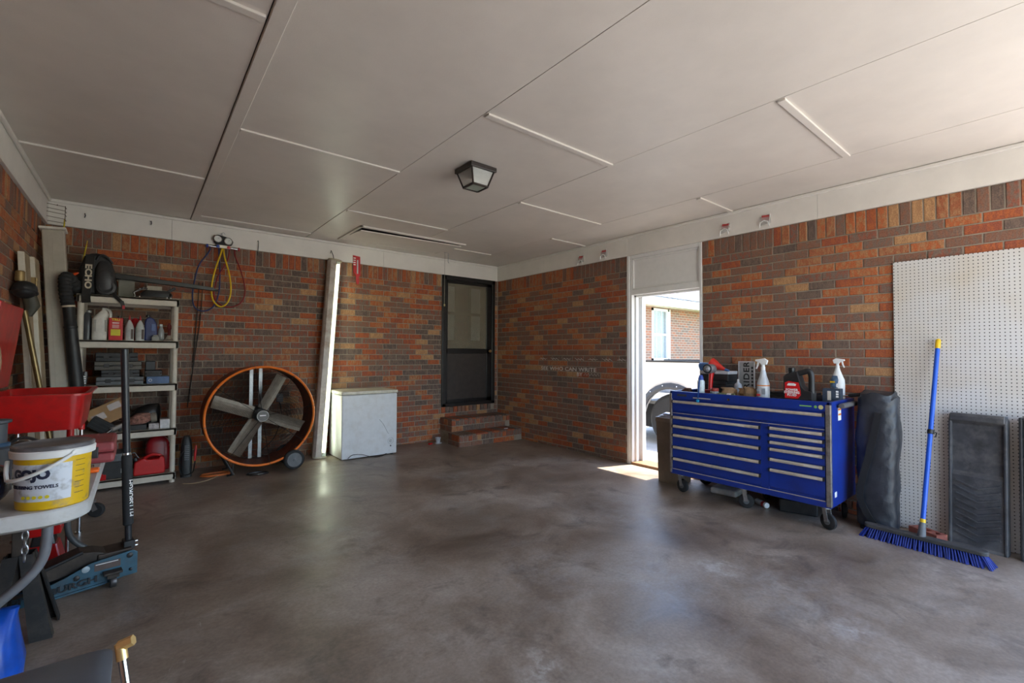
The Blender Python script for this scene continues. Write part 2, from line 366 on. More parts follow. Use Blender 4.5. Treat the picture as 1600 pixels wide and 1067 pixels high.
# ------------------------------------------------------------------ ceiling
ceiling = struct(B().box(LW-.2, R+.2, -1.4, D+.2, H+.014, H+.16).build('ceiling', GAPD))
SX = [LW, .412, 1.630, 2.850, 4.072, R]
BY = [[-.2, 2.244, 4.687], [-1.3, 1.05, 3.484, 5.985], [-.15, 2.286, 4.762], [-1.3, 1.064, 3.430, 5.545], [-.1, 2.245, 4.255]]
HX0, HX1, HY0, HY1 = 1.985, 3.40, 5.25, 6.03     # attic hatch
for i in range(5):
    xa, xb = SX[i]+(.003 if i else 0), SX[i+1]-(.003 if i < 4 else 0)
    ys = [-1.4] + [y for y in BY[i] if y > -1.3] + [D]
    for ya, yb in zip(ys[:-1], ys[1:]):
        dz = random.uniform(0, .004)
        if i in (2, 3) and yb > 5.2:      # panels are cut round the hatch
            pb = B()
            xa2, xb2 = (xa, min(xb, HX1))
            if i == 2: polys = [(xa, HX0, ya, yb), (HX0, xb, ya, HY0), (HX0, xb, HY1, yb)]
            else: polys = [(HX1, xb, ya, yb), (xa, HX1, ya, HY0), (xa, HX1, HY1, yb)]
            for q in polys:
                if q[3]-q[2] > .01 and q[1]-q[0] > .01 and not (q[2] > q[3]): pb.box(*q[:4], H, H+.012)
            pb.build('panel', PAINT, ceiling)
        else: B().box(xa, xb, ya+.002, yb-.002, H+dz*.5, H+.012).build('panel', PAINT, ceiling)
    for y in BY[i]:
        if y > -1: B().box(xa+(.075 if i == 1 else .01), xb-.006, y-.022, y+.022, H-.012, H+.002).build('batten', PAINT, ceiling, bevel=.003)
B().box(SX[1]+.004, SX[1]+.075, -1.3, D, H-.010, H+.002).build('batten', PAINT, ceiling, bevel=.003)
# frieze boards above the brick with a small moulding at the ceiling
def board_run(name, ax, cuts, f0):
    t = None
    root = B()
    if ax == 'back': root.box(LW, R, D-.045, D-.02, H-.032, H-.001)
    elif ax == 'right': root.box(R-.045, R-.02, -.06, D-.02, H-.032, H-.001)
    else: root.box(LW+.02, LW+.045, -1.2, D-.02, H-.032, H-.001)
    t = struct(root.build(name, TRIM, bevel=.008, seg=3))
    for a, c in zip(cuts[:-1], cuts[1:]):
        q = B()
        if ax == 'back': q.box(a+.001, c-.001, D-.02, D+.05, T-.001, H)
        elif ax == 'right': q.box(R-.02, R+.05, a+.001, c-.001, T-.001, H)
        else: q.box(LW-.05, LW+.02, a+.001, c-.001, T-.001, H)
        q.build('board', TRIM, t, bevel=.002)
board_run('trim_1', 'back', [LW, .25, 2.69, R-.02], 0)
board_run('trim_2', 'right', [-.06, 1.47, 3.56, 5.1, D-.02], 0)
board_run('trim_3', 'left', [-1.2, 1.2, 4.4, D-.02], 0)
struct(B().box(.9, R+.2, -1.4, -1.2, 2.68, H+.1).build('trim_4', TRIM))
struct(B().box(R, R+.2, -1.2, -.06, 2.68, H+.1).build('trim_5', TRIM))
# ------------------------------------------------------------------ brick steps below the back door
steps = struct(B().box(3.655, R, 5.935, D, 0, .358).box(3.595, R, 5.625, 5.94, 0, .172).build('brick_steps', MORTAR))
STM = BRICK
def step_face(xa, y, za, zb, xL):
    hs = zb-za
    n = int((R-xa)/SOLD); it = [(xa+(i+.5)*(R-xa)/n, zb-.05, (R-xa)/n-JT, .088) for i in range(n)]
    it += [(xa+(i+.5)*CW, za+(hs-.1)/2, CW-JT, hs-.1-JT) for i in range(int((R-xa)/CW))]
    lay_bricks(steps, it, lambda u, z, o: (u, y-o, z), 0)
step_face(3.648, 5.927, .18, .366, 0); step_face(3.587, 5.617, 0.0, .18, 0)
for (xa, ya, yb, z, za) in ((3.648, 5.935, D, .366, .18), (3.587, 5.625, 5.93, .18, 0.0)):
    it = [(ya+(yb-ya)/3*(i+.5), z-.05, (yb-ya)/3-JT, .088) for i in range(3)]
    it += [(ya+(yb-ya)/2*(i+.5), za+(z-.1-za)/2, (yb-ya)/2-JT, z-.1-za-JT) for i in range(2)]
    lay_bricks(steps, it, lambda u, zz, o: (xa-o, u, zz), -PI/2)
    for i in range(int((R-xa)/SOLD)):            # treads of bricks on edge
        o = B().box(xa+i*SOLD+.002, xa+(i+1)*SOLD-JT+.002, ya-.012, yb, z-.02, z+.003).build('brick', BRICK, steps, bevel=.003); o['tone'] = random.random()*.35
# ------------------------------------------------------------------ back door (black storm door over a glazed door)
d1 = B()
d1.box(BX0, BX0+.075, D-.02, D+.06, BZ0, T).box(BX1-.06, BX1, D-.02, D+.06, BZ0, T).box(BX0, BX1, D-.02, D+.06, T-.07, T).box(BX0, BX1, D-.02, D+.06, BZ0, BZ0+.05)
door_1 = struct(d1.build('door_1', BLACK, bevel=.004))
xa, xb = BX0+.075, BX1-.06
sd = B().box(xa, xa+.035, D+.0, D+.035, BZ0+.05, T-.07).box(xb-.10, xb, D+.0, D+.035, BZ0+.05, T-.07).box(xa, xb, D, D+.035, T-.12, T-.07).box(xa, xb, D, D+.035, BZ0+.05, BZ0+.11).box(xa, xb, D, D+.035, 1.36, 1.44)
sdo = sd.build('storm_door', BLACK, door_1, bevel=.004)
B().box(xa+.035, xb-.10, D+.014, D+.018, 1.44, T-.12).build('pane', glass('storm glass', (.30, .27, .20), .05, .45), sdo)
B().box(xa+.035, xb-.10, D+.012, D+.02, BZ0+.11, 1.36).build('kick_panel', M('brown screen', (.035, .026, .022), .6, var=.2), sdo)
B().stack((xb-.05, D, 1.40), (0, -1, 0), [(.012, 0), (.012, .02), (.024, .03), (.026, .045), (.015, .055)], 14).build('knob', M('brass knob', (.55, .42, .2), .3, 1), sdo, smooth=True)
B().cyl((BX0+.2, D-.012, 2.55), (BX0+.5, D-.012, 2.55), .012).cyl((BX0+.5, D-.012, 2.55), (BX0+.72, D-.012, 2.55), .006).build('door_closer', BLACK, sdo, smooth=True)
OLIVE = M('brown door paint', (.20, .145, .095), .5)
idr = B(); y_ = D+.075
lx = [(3.775, 3.955), (4.005, 4.22), (4.265, 4.455)]; lz = [(1.575, 1.985), (2.03, 2.44)]
idr.box(BX0+.01, BX1-.01, y_, y_+.04, BZ0, 1.575).box(BX0+.01, BX1-.01, y_, y_+.04, 2.44, T)
for z0_, z1_ in lz:
    for a, c in zip([BX0+.01]+[q[1] for q in lx], [q[0] for q in lx]+[BX1-.01]): idr.box(a, c, y_, y_+.04, z0_, z1_)
idr.box(BX0+.01, BX1-.01, y_, y_+.04, 1.985, 2.03)
ind = idr.build('inner_door', OLIVE, door_1, bevel=.004)
PALE_PANE = M('pale pane tone', (.56, .57, .50), .8, var=.1); PBR = M('brown pane tone', (.20, .12, .075), .7, var=.35, scale=5)  # opaque pane colours: pale grey-green at the sides, brown in the middle
for j, (z0_, z1_) in enumerate(lz):
    for i, (a, c) in enumerate(lx):
        B().box(a, c, y_+.02, y_+.024, z0_, z1_).build('pane', PBR if i == 1 else PALE_PANE, ind)
B().box(BX0, BX1, D+.10, D+.2, BZ0, T).build('jamb_lining', OLIVE, door_1)
# ------------------------------------------------------------------ side doorway with white frame and transom panel
fr = B()
ya, yb = DY0, DY1
fr.box(R-.004, R+.22, yb-.035, yb, 0, T-.002).box(R-.004, R+.22, ya, ya+.03, 0, T-.002)
fr.box(R+.004, R+.22, yb-.07, yb-.034, 0, T-.002).box(R+.06, R+.11, yb-.095, yb-.068, 0, 2.12).box(R+.15, R+.22, yb-.12, yb-.068, 0, 2.12)
fr.box(R+.004, R+.22, ya+.028, yb-.068, 2.10, 2.165).box(R+.06, R+.11, ya+.028, yb-.068, 2.075, 2.102)
fr.box(R-.002, R+.05, ya+.028, yb-.068, T-.045, T-.002)
door_2 = struct(fr.build('door_2', FRAME, bevel=.003))
B().box(R+.02, R+.06, ya+.03, yb-.07, 2.165, T-.045).build('transom_panel', FRAME, door_2)
fb = B()
for q in ((ya+.03, ya+.055, 2.165, T-.045), (yb-.095, yb-.07, 2.165, T-.045)): fb.box(R+.006, R+.03, *q)
fb.box(R+.006, R+.03, ya+.03, yb-.07, 2.165, 2.185).box(R+.006, R+.03, ya+.03, yb-.07, T-.07, T-.045)
fb.build('panel_moulding', FRAME, door_2, bevel=.006)
B().box(R-.01, R+.24, ya+.02, yb-.06, -.08, .032).build('threshold', M('worn oak', (.22, .12, .06), .55, var=.3, scale=30), door_2, bevel=.006)
# chalk scribbles on the brick beside the doorway
CHALK = M('white chalk', (.62, .56, .50), .95)
cw = B()
for k in range(7):
    y = 5.20-.245*k
    for j in range(5):
        cw.tube([(R-.0035, y-.05*j*.55, 1.285+.018*((j+k) % 2)), (R-.0035, y-.05*(j+1)*.55-.03, 1.27+.02*((j+k+1) % 2))], .0022, 4)
for k in range(5):
    y = 4.30-.055*k; cw.tube([(R-.0035, y, 1.065), (R-.0035, y-.03, 1.10), (R-.0035, y-.05, 1.068)], .002, 4)
CHK = cw.build('chalk_marks', CHALK, wall_right)
text('chalk_lettering', 'SEE WHO CAN WRITE', .075, CHALK, wall_right, lambda x, y, z: (R-.003-z, 4.62-x*1.45, 1.143+y), ext=.0005, bold=.001)
text('chalk_lettering', 'BY', .07, CHALK, wall_right, lambda x, y, z: (R-.003-z, 4.38-x*1.3, 1.075+y), ext=.0005, bold=.001)
# ------------------------------------------------------------------ ceiling light, attic hatch, cord
t = thing('ceiling_light', 'black framed glass flush light with tapered panes on ceiling', 'light', (2.07, 3.03, H))
BRZ = M('bronze paint', (.03, .022, .018), .4)
cx, cy = 2.07, 3.03; h1, h2, zt, zb = .105, .07, H-.035, H-.15
def sq(h, z): return [Vector((cx+i*h, cy+j*h, z)) for i, j in ((-1, -1), (1, -1), (1, 1), (-1, 1))]
B().box(cx-.122, cx+.122, cy-.122, cy+.122, H-.036, H).build('canopy', BRZ, t, bevel=.004)
a, c = sq(h1, zt), sq(h2, zb); f_ = B()
for i in range(4):
    f_.beam(a[i], c[i], .012, .012, (1, 1, .3)); f_.beam(c[i], c[(i+1) % 4], .014, .014)
f_.build('cage', BRZ, t)
FG = glass('frosted glass', (.75, .76, .72), .35, .55)
for i in range(4):
    j = (i+1) % 4; k = .96
    B().add([a[i]*k+a[i]*0+Vector((cx, cy, zt))*(1-k), a[j]*k+Vector((cx, cy, zt))*(1-k), c[j]*k+Vector((cx, cy, zb))*(1-k), c[i]*k+Vector((cx, cy, zb))*(1-k)], [(0, 1, 2, 3)]).build('pane', FG, t)
B().box(cx-h2, cx+h2, cy-h2, cy+h2, zb-.001, zb+.002).build('base_pane', glass('green tinted glass', (.45, .52, .42), .3, .7), t)
B().stack((cx, cy, H-.036), (0, 0, -1), [(.014, 0), (.014, .02), (.028, .05), (.03, .07), (.018, .09), (.002, .096)], 14).build('bulb', M('unlit bulb', (.85, .83, .76), .3), t, smooth=True)
t = thing('attic_hatch', 'white attic hatch panel hanging ajar in ceiling near back wall', 'hatch', (2.7, 5.64, H))
pb = B(); d_ = .045
pb.add([(HX0+.01, HY0+.05, H-d_), (HX1-.01, HY0+.05, H-d_*.6), (HX1-.01, HY1, H+.004), (HX0+.01, HY1, H+.004)] + [(HX0+.01, HY0+.05, H-d_+.012), (HX1-.01, HY0+.05, H-d_*.6+.012), (HX1-.01, HY1, H+.013), (HX0+.01, HY1, H+.013)],
       [(0, 3, 2, 1), (4, 5, 6, 7), (0, 1, 5, 4), (1, 2, 6, 5), (2, 3, 7, 6), (3, 0, 4, 7)])
pb.build('hatch_panel', PAINT, t)
B().box(HX0-.02, HX1+.02, HY0-.03, HY0+.012, H-.018, H+.002).build('casing', PAINT, t, bevel=.003)
B().box(HX0-.02, HX0+.012, HY0-.03, HY1, H-.018, H+.002).build('casing', PAINT, t, bevel=.003)
B().box(HX0+.02, HX1-.02, HY0+.015, HY0+.05, H-.004, H+.012).build('opening_board', M('raw pine', (.30, .14, .06), .7, var=.4, scale=20), t)
pc = thing('pull_cord', 'thin attic pull cord with small bead end before black door', 'cord', (3.43, 5.78, H))
B().cyl((3.42, 5.78, H-.02), (3.42, 5.78, 2.07), .0025, n=6).build('cord', M('grey string', (.35, .32, .27), .9), pc)
B().ball((3.42, 5.78, 2.06), .011, rz=.018).build('bead', M('yellowed plastic', (.62, .5, .25), .4), pc, smooth=True)
B().tube([(3.41, 5.78, H-.018), (3.475, 5.78, H-.018), (3.475, 5.78, H-.10), (3.475, 5.78, H-.15), (3.48, 5.765, H-.17), (3.487, 5.78, H-.155)], .004, 6).build('hook', STEEL, pc, smooth=True)
# ------------------------------------------------------------------ small packets hung on the frieze
CLEAR = glass('clear packet', (.75, .74, .72), .15, .35); CARD = M('red printed card', (.45, .05, .05), .5, var=.6, scale=60)
for y, z, lab in ((4.33, 2.655, 'clear packet with red card, farthest left above short brick wall'), (3.925, 2.665, 'clear packet with red card, just left of doorway transom'),
                  (2.31, 2.665, 'clear packet with red card, first right of doorway transom'), (1.915, 2.665, 'clear packet with red card, rightmost on the white frieze')):
    t = thing('hook_packet', lab, 'packet', (R-.02, y, z-.06), group='packets on the frieze')
    B().add([(R-.021, y-.048, z+.07), (R-.021, y+.048, z+.055), (R-.021, y+.05, z-.03), (R-.021, y-.05, z-.02), (R-.03, y-.045, z+.065), (R-.034, y+.045, z+.05), (R-.05, y+.046, z-.03), (R-.05, y-.046, z-.02)],
            [(0, 1, 2, 3), (7, 6, 5, 4), (0, 4, 5, 1), (1, 5, 6, 2), (2, 6, 7, 3), (3, 7, 4, 0)]).build('pouch', CLEAR, t)
    B().obox((R-.034, y-.005, z+.04), (.003, .07, .04), (.12, 0, 0)).build('card', CARD, t)
    B().tube([(R-.05, y+.045, z-.055), (R-.055, y+.035, z-.01), (R-.055, y, z+.005), (R-.055, y-.035, z-.01), (R-.05, y-.045, z-.055)], .006, 6).build('clip', WHITEP, t, smooth=True)
# ------------------------------------------------------------------ hooks and wire rack on the left of the frieze
t = thing('wire_basket', 'small rusty wire rack hung high in the left corner', 'rack', (-.66, 6.2, 2.66))
WIRE = M('rusty wire', (.16, .12, .09), .5, .6)
wq = B()
for z in (2.655, 2.70, 2.735, 2.775):
    wq.tube([(-.715, 6.245, z), (-.715, 6.16, z), (-.585, 6.16, z-.012), (-.585, 6.245, z-.012)], .0028, 5)
wq.tube([(-.715, 6.16, 2.62), (-.715, 6.16, 2.785)], .003, 5).tube([(-.585, 6.16, 2.62), (-.585, 6.16, 2.77)], .003, 5).tube([(-.715, 6.2, 2.62), (-.585, 6.2, 2.61)], .0028, 5)
wq.build('wires', WIRE, t)
B().tube([(-.65, 6.245, 2.785), (-.65, 6.255, 2.80)], .004, 5).build('hanger', WIRE, t)
for x, z, L_, lab in ((-.45, 2.73, .03, 'short black nail in frieze near the left corner'), (.07, 2.75, .03, 'short black nail in frieze above the shelf end'), (1.088, 2.70, .17, 'thin black wire hook hanging right of the gauges')):
    one(B().tube([(x, D-.02, z+.01), (x, D-.045, z+.012), (x+.004, D-.045, z-.01), (x-.002, D-.04, z-L_)], .004, 6), 'wall_hook', BLACK, lab, 'hook', 'hooks on the frieze')
# ------------------------------------------------------------------ refrigerant gauge set with hoses
t = thing('gauge_manifold', 'pair of round dial gauges with blue, yellow and red hoses', 'gauge set', (.70, 6.23, 2.6))
yg = 6.215
B().prism([(.625, 2.665), (.64, 2.70), (.675, 2.712), (.74, 2.70), (.80, 2.685), (.828, 2.65), (.815, 2.61), (.78, 2.592), (.67, 2.60), (.64, 2.62)], 'y', yg-.02, yg+.015).build('gauge_boot', RUBBER, t, bevel=.006)
for x, z, nm in ((.672, 2.66, 'dial'), (.775, 2.647, 'dial')):
    dl = B().stack((x, yg-.02, z), (0, -1, 0), [(.040, 0), (.041, .012), (.036, .016), (.035, .012)], 24).build('dial', M('dial face', (.72, .72, .68), .3, var=.1, scale=60), t, smooth=True)
    B().ring((x, yg-.033, z), (0, 1, 0), .038, .004, 24, 6).build('bezel', CHROME, dl, smooth=True)
    B().beam((x, yg-.034, z), (x+.018, yg-.034, z+.016), .003, .002).build('needle', BLACK, dl)
B().box(.665, .80, yg-.02, yg+.008, 2.563, 2.598).build('manifold_block', M('cast alloy', (.6, .56, .48), .35, .8), t, bevel=.005)
for x0_, x1_, cl in ((.585, .665, (.03, .05, .35)), (.80, .875, (.5, .02, .02))):
    B().cyl((x0_, yg, 2.575), (x1_, yg, 2.570), .009).build('valve_stem', CHROME, t, smooth=True)
    xk = .585 if x0_ < .6 else .875
    B().stack((xk, yg, 2.573), ((-1 if xk < .6 else 1), 0, 0), [(.014, 0), (.021, .004), (.021, .018), (.012, .022)], 12).build('hand_wheel', M('valve %d' % int(xk*1000), cl, .4), t, smooth=True)
for x, cl in ((.675, (.05, .09, .4)), (.78, (.6, .06, .05))):
    B().stack((x, yg-.02, 2.575), (0, -1, 0), [(.016, 0), (.018, .012), (.006, .016)], 12).build('knob', M('knob %d' % int(x*1000), cl, .4), t, smooth=True)
HB, HY, HR = M('blue hose', (.02, .035, .12), .5), M('yellow hose', (.75, .48, .01), .45), M('red hose', (.22, .012, .015), .5)
def hose(nm, pts, r, m, par): return B().tube(spline(pts, 8), r, 8).build(nm, m, par, smooth=True)
hose('blue_hose', [(.605, yg, 2.565), (.59, yg, 2.50), (.50, yg-.02, 2.34), (.46, yg-.02, 2.15), (.445, yg-.02, 1.98), (.47, yg-.02, 1.86), (.55, yg-.02, 1.825), (.64, yg-.02, 1.88), (.695, yg-.01, 2.05), (.70, yg-.01, 2.3), (.685, yg, 2.56)], .0075, HB, t)
hose('yellow_hose', [(.72, yg-.005, 2.56), (.70, yg-.02, 2.48), (.645, yg-.03, 2.27), (.62, yg-.03, 2.08), (.64, yg-.03, 1.95), (.71, yg-.03, 1.885), (.78, yg-.03, 1.94), (.81, yg-.03, 2.08), (.79, yg-.03, 2.27), (.745, yg-.02, 2.45), (.73, yg-.005, 2.56)], .0085, HY, t)
hose('red_hose', [(.845, yg, 2.56), (.85, yg, 2.49), (.91, yg-.015, 2.32), (.955, yg-.015, 2.12), (.93, yg-.015, 1.97), (.84, yg-.015, 1.895), (.73, yg-.015, 1.90), (.65, yg-.012, 2.0), (.68, yg-.012, 2.22), (.77, yg-.01, 2.42), (.79, yg, 2.56)], .0075, HR, t)
B().tube([(.725, 6.235, 2.70), (.715, 6.24, 2.74), (.735, 6.245, 2.755), (.75, 6.25, 2.735)], .003, 6).build('hanging_hook', STEEL, t, smooth=True)
for dx, zb_, lab in ((0, 1.25, 'thin black cable hanging on brick wall, left of the pair'), (.035, .75, 'thin black cable hanging on brick wall, right of the pair')):
    one(B().tube(spline([(.505+dx, 6.235, 2.15), (.50+dx, 6.24, 1.9), (.485+dx*.8, 6.245, 1.6), (.47+dx*.3, 6.245, 1.3), (.46-dx, 6.245, zb_)], 6), .005, 6), 'hanging_cable', BLACK, lab, 'cable', 'cables hanging by the shelf', smooth=True)
# red hang strip right of the leaning light
t = thing('hang_strip', 'red packaged blade hanging on the back wall frieze', 'packaging', (2.30, 6.24, 2.45))
B().prism([(2.245, 2.70), (2.345, 2.69), (2.352, 2.43), (2.33, 2.415), (2.335, 2.33), (2.315, 2.30), (2.295, 2.33), (2.29, 2.43), (2.255, 2.47), (2.25, 2.60)], 'y', 6.235, 6.247).build('card', M('red card', (.5, .015, .02), .4, var=.15), t, bevel=.001)
for k in range(4): B().box(2.252, 2.282, 6.233, 6.236, 2.655-k*.03, 2.668-k*.03).build('print', M('white print', (.8, .75, .72), .5), t)
B().box(2.30, 2.318, 6.232, 6.236, 2.45, 2.64).build('blade', STEEL, t)
# ------------------------------------------------------------------ blue rolling tool chest
BLUE = M('blue enamel', (.010, .036, .27), .3, var=.12, scale=6, dirt=(.015, .022, .13), damt=.5)
ALU = M('worn aluminium pull', (.66, .57, .46), .4, .25, dirt=(.35, .27, .19))
X0, X1, Y0, Y1, Z0, Z1 = 4.12, 4.72, 1.21, 2.578, .188, 1.0
tb = thing('tool_chest', 'blue rolling tool chest with many drawers and aluminium pulls', 'tool chest', (4.42, 1.9, zf(4.4)))
cb = B().box(X0+.012, X1, Y0, Y1, Z0, Z1-.045).box(X0, X0+.03, Y0, Y1, Z1-.075, Z1).box(X1-.03, X1, Y0, Y1, Z1-.05, Z1).box(X0, X1, Y0, Y0+.025, Z1-.05, Z1).box(X0, X1, Y1-.025, Y1, Z1-.05, Z1).box(X0, X0+.03, Y0, Y1, Z0, Z0+.045)
cb.box(X0+.002, X0+.03, 1.655, 1.72, Z0, .80)
cb.build('body', BLUE, tb, bevel=.004)
B().box(X0+.035, X1-.03, Y0+.028, Y1-.028, Z1-.045, Z1-.038).build('top_mat', M('worn grey mat', (.28, .28, .28), .7, dirt=(.08, .08, .08)), tb)
LABEL = M('label slip', (.66, .60, .52), .5)
def drawer(y0_, y1_, zt_, zb_, nlab):
    dr = B().box(X0, X0+.02, y0_, y1_, zb_+.004, zt_-.002).build('drawer', BLUE, tb, bevel=.002)
    h = B().prism([(X0, zt_-.002), (X0-.014, zt_-.004), (X0-.018, zt_-.014), (X0-.014, zt_-.026), (X0, zt_-.026)], 'y', y0_+.012, y1_-.012).build('pull', ALU, dr)
    for yk in (y0_, y1_-.012): B().box(X0-.016, X0, yk, yk+.012, zt_-.027, zt_).build('pull_cap', BLACKP, dr)
    for k in range(nlab):
        yc = y0_+(y1_-y0_)*(.3+.35*k+random.uniform(-.1, .1)); wl = .1
        B().box(X0-.0195, X0-.016, yc-wl/2, yc+wl/2, zt_-.020, zt_-.009).build('label_slip', LABEL, dr)
drawer(1.25, 2.552, .912, .803, 2)
zl = [.745, .657, .568, .452, .337, .238]
for a, c in zip(zl[:-1], zl[1:]): drawer(1.72, 2.552, a+.012, c+.014, 1)
zr = [.752, .692, .634, .577, .492, .405, .245]
for a, c in zip(zr[:-1], zr[1:]): drawer(1.25, 1.655, a+.012, c+.014, 1)
B().box(X0-.001, X0+.01, 1.25, 2.552, .783, .787).build('seam_strip', ALU, tb)
B().box(X0-.001, X0+.01, 1.25, 2.552, Z0+.046, Z0+.05).build('seam_strip', ALU, tb)
for ya_, yb_ in ((Y0-.003, Y0+.032), (Y1-.02, Y1+.003)):
    B().box(X0-.004, X0+.03, ya_, yb_, Z0+.01, Z1-.022).build('corner_trim', M('scuffed stainless', (.45, .43, .40), .35, .8, dirt=(.16, .13, .1), damt=.7, scale=25), tb, bevel=.004)
B().cyl((X0-.006, 1.99, .957), (X0+.01, 1.99, .957), .011).build('lock', CHROME, tb, smooth=True)
B().box(X0-.001, X0, 2.40, 2.50, .953, .975).build('nameplate', M('dark plate', (.05, .05, .07), .4), tb)
GRN = M('green print', (.25, .55, .12), .5)
B().box(X0-.0015, X0, 1.335, 1.42, .954, .963).build('print', GRN, tb)
B().cyl((X0-.001, 1.308, .957), (X0, 1.308, .957), .011).build('badge', GRN, tb)
B().cyl((X0-.002, 1.272, .957), (X0, 1.272, .957), .017).build('badge', M('gold badge', (.6, .55, .25), .4), tb)
B().box(4.30, 4.37, Y0-.0015, Y0, .845, .945).build('sticker', M('white sticker', (.8, .8, .8), .5), tb)
for z in (.925, .885): B().box(4.302, 4.368, Y0-.0025, Y0, z, z+.014).build('sticker_band', M('orange print', (.8, .22, .01), .5), tb)
B().box(4.20, 4.245, Y0-.0015, Y0, .26, .30).build('sticker', M('white sticker', (.8, .8, .8), .5), tb)
sh = B().cyl((4.26, Y0-.035, .965), (4.62, Y0-.035, .965), .02, n=14).build('side_handle', M('grey foam grip', (.09, .09, .095), .7), tb, smooth=True)
B().beam((4.28, Y0, .955), (4.28, Y0-.04, .965), .02, .012).beam((4.60, Y0, .955), (4.60, Y0-.04, .965), .02, .012).build('bracket', BLACKP, sh)
CAST = M('caster zinc', (.36, .36, .36), .4, .8, dirt=(.15, .12, .1))
def caster(x, y, par, r=.062, top=Z0, ang=.5, z0=None):
    z0 = zf(x) if z0 is None else z0
    dx, dy = math.cos(ang), math.sin(ang); cxx, cyy = x-.02*dx, y-.02*dy
    k = B().box(x-.04, x+.04, y-.035, y+.035, top-.008, top).cyl((x, y, top-.025), (x, y, top-.008), .028)
    for s in (-1, 1):
        ox, oy = -dy*.024*s, dx*.024*s
        k.beam((x+ox, y+oy, top-.02), (cxx+ox, cyy+oy, z0+r), .032, .004, (-dy, dx, 0))
    f = k.build('caster', CAST, par)
    B().stack((cxx+dy*.018, cyy-dx*.018, z0+r), (-dy, dx, 0), [(r*.45, 0), (r*.85, .002), (r, .008), (r, .028), (r*.85, .034), (r*.45, .036)], 22).build('wheel', RUBBER, f, smooth=True)
    B().cyl((cxx+dy*.021, cyy-dx*.021, z0+r), (cxx-dy*.021, cyy+dx*.021, z0+r), r*.4, n=14).build('hub', GREY, f)
for x, y, a in ((4.20, 1.27, 1.2), (4.20, 1.90, 1.9), (4.20, 2.51, 1.4), (4.64, 1.27, .3), (4.64, 1.90, .8), (4.64, 2.51, 2)): caster(x, y, tb, ang=a)
# ---- things under the chest
t = thing('spray_can', 'white and red aerosol can lying under the blue chest', 'can', (4.33, 1.76, zf(4.3)), (0, 0, 1.0))
B().stack((0, 0, .026), (1, 0, 0), [(.012, -.005), (.024, 0), (.025, .01), (.025, .13), (.018, .145), (.01, .15)], 16).build('can_body', M('white can', (.7, .72, .74), .3), t, smooth=True)
B().stack((.02, 0, .026), (1, 0, 0), [(.0255, 0), (.0255, .03)], 16).build('red_band', M('red print band', (.5, .02, .02), .4), t, smooth=True)
one(B().obox((4.45, 1.55, zf(4.45)+.055), (.12, .28, .11), (0, 0, .3)), 'dark_case', BLACKP, 'dark case pushed under the blue tool chest', 'case', bevel=.01)
one(B().obox((4.50, 2.2, zf(4.5)+.03), (.2, .25, .06), (0, 0, .1)), 'folded_cloth', M('pale rag', (.5, .5, .5), .9), 'pale folded rag under far end of the blue chest', 'rag', bevel=.02)
# ---- things on the chest
ZT = Z1-.037
def trigger(t, x, y, z, s, m, ang=0.0, sgn=1):
    """trigger sprayer head pointing along +y*sgn"""
    def F(p): return Vector((x, y, z)) + Vector((p.x, p.y*sgn, p.z))*s
    B().cyl((0, 0, 0), (0, 0, .03), .017).cyl((0, 0, .03), (0, 0, .05), .013).build('collar', m, t, smooth=True, fn=F)
    B().prism([(-.03, .05), (.012, .048), (.03, .07), (.062, .078), (.062, .092), (.02, .098), (-.012, .104), (-.04, .085)], 'x', -.012, .012).build('sprayer_head', m, t, bevel=.004, fn=F)
    B().prism([(.032, .072), (.046, .074), (.052, .04), (.062, .012), (.052, .01), (.040, .038)], 'x', -.006, .006).build('trigger', m, t, bevel=.002, fn=F)
CLB = M('cloudy plastic', (.62, .66, .70), .25, var=.1)
WP = M('sprayer white', (.85, .85, .84), .35, var=.03)
t = thing('spray_bottle', 'tall clear spray bottle with white trigger, front of blue chest', 'bottle', (4.22, 1.735, ZT))
B().loft([(4.22, 1.735, ZT, .04, .045), (4.22, 1.735, ZT+.01, .046, .05), (4.22, 1.735, ZT+.15, .046, .05), (4.22, 1.735, ZT+.185, .036, .038), (4.22, 1.735, ZT+.22, .026, .026), (4.22, 1.735, ZT+.255, .019, .02), (4.22, 1.735, ZT+.27, .016, .016)], 24, 2.2).build('bottle', CLB, t, smooth=True)
B().loft([(4.22, 1.735, ZT+.13, .0468, .0508), (4.22, 1.735, ZT+.138, .0468, .0508)], 24, 2.2).build('orange_line', M('orange print', (.8, .22, .01), .5), t)
B().box(4.170, 4.1735, 1.742, 1.772, ZT+.045, ZT+.06).build('print', M('red print', (.6, .03, .03), .5), t)
B().box(4.170, 4.1735, 1.745, 1.768, ZT+.08, ZT+.105).box(4.170, 4.1735, 1.70, 1.725, ZT+.06, ZT+.11).build('print', M('grey print', (.3, .33, .36), .5), t)
trigger(t, 4.22, 1.735, ZT+.265, 1.0, WP)
t = thing('fluid_jug', 'black jug of power steering fluid with red label', 'jug', (4.22, 1.455, ZT))
yj = 1.455; jb = B()
prof = [(yj+.095, ZT), (yj-.10, ZT), (yj-.105, ZT+.02), (yj-.105, ZT+.25), (yj-.085, ZT+.285), (yj-.05, ZT+.285), (yj+.0, ZT+.262), (yj+.075, ZT+.245), (yj+.098, ZT+.22), (yj+.098, ZT+.02)]
hole = [(yj-.075, ZT+.235), (yj-.055, ZT+.25), (yj-.015, ZT+.235), (yj-.02, ZT+.18), (yj-.04, ZT+.13), (yj-.06, ZT+.115), (yj-.078, ZT+.135)]
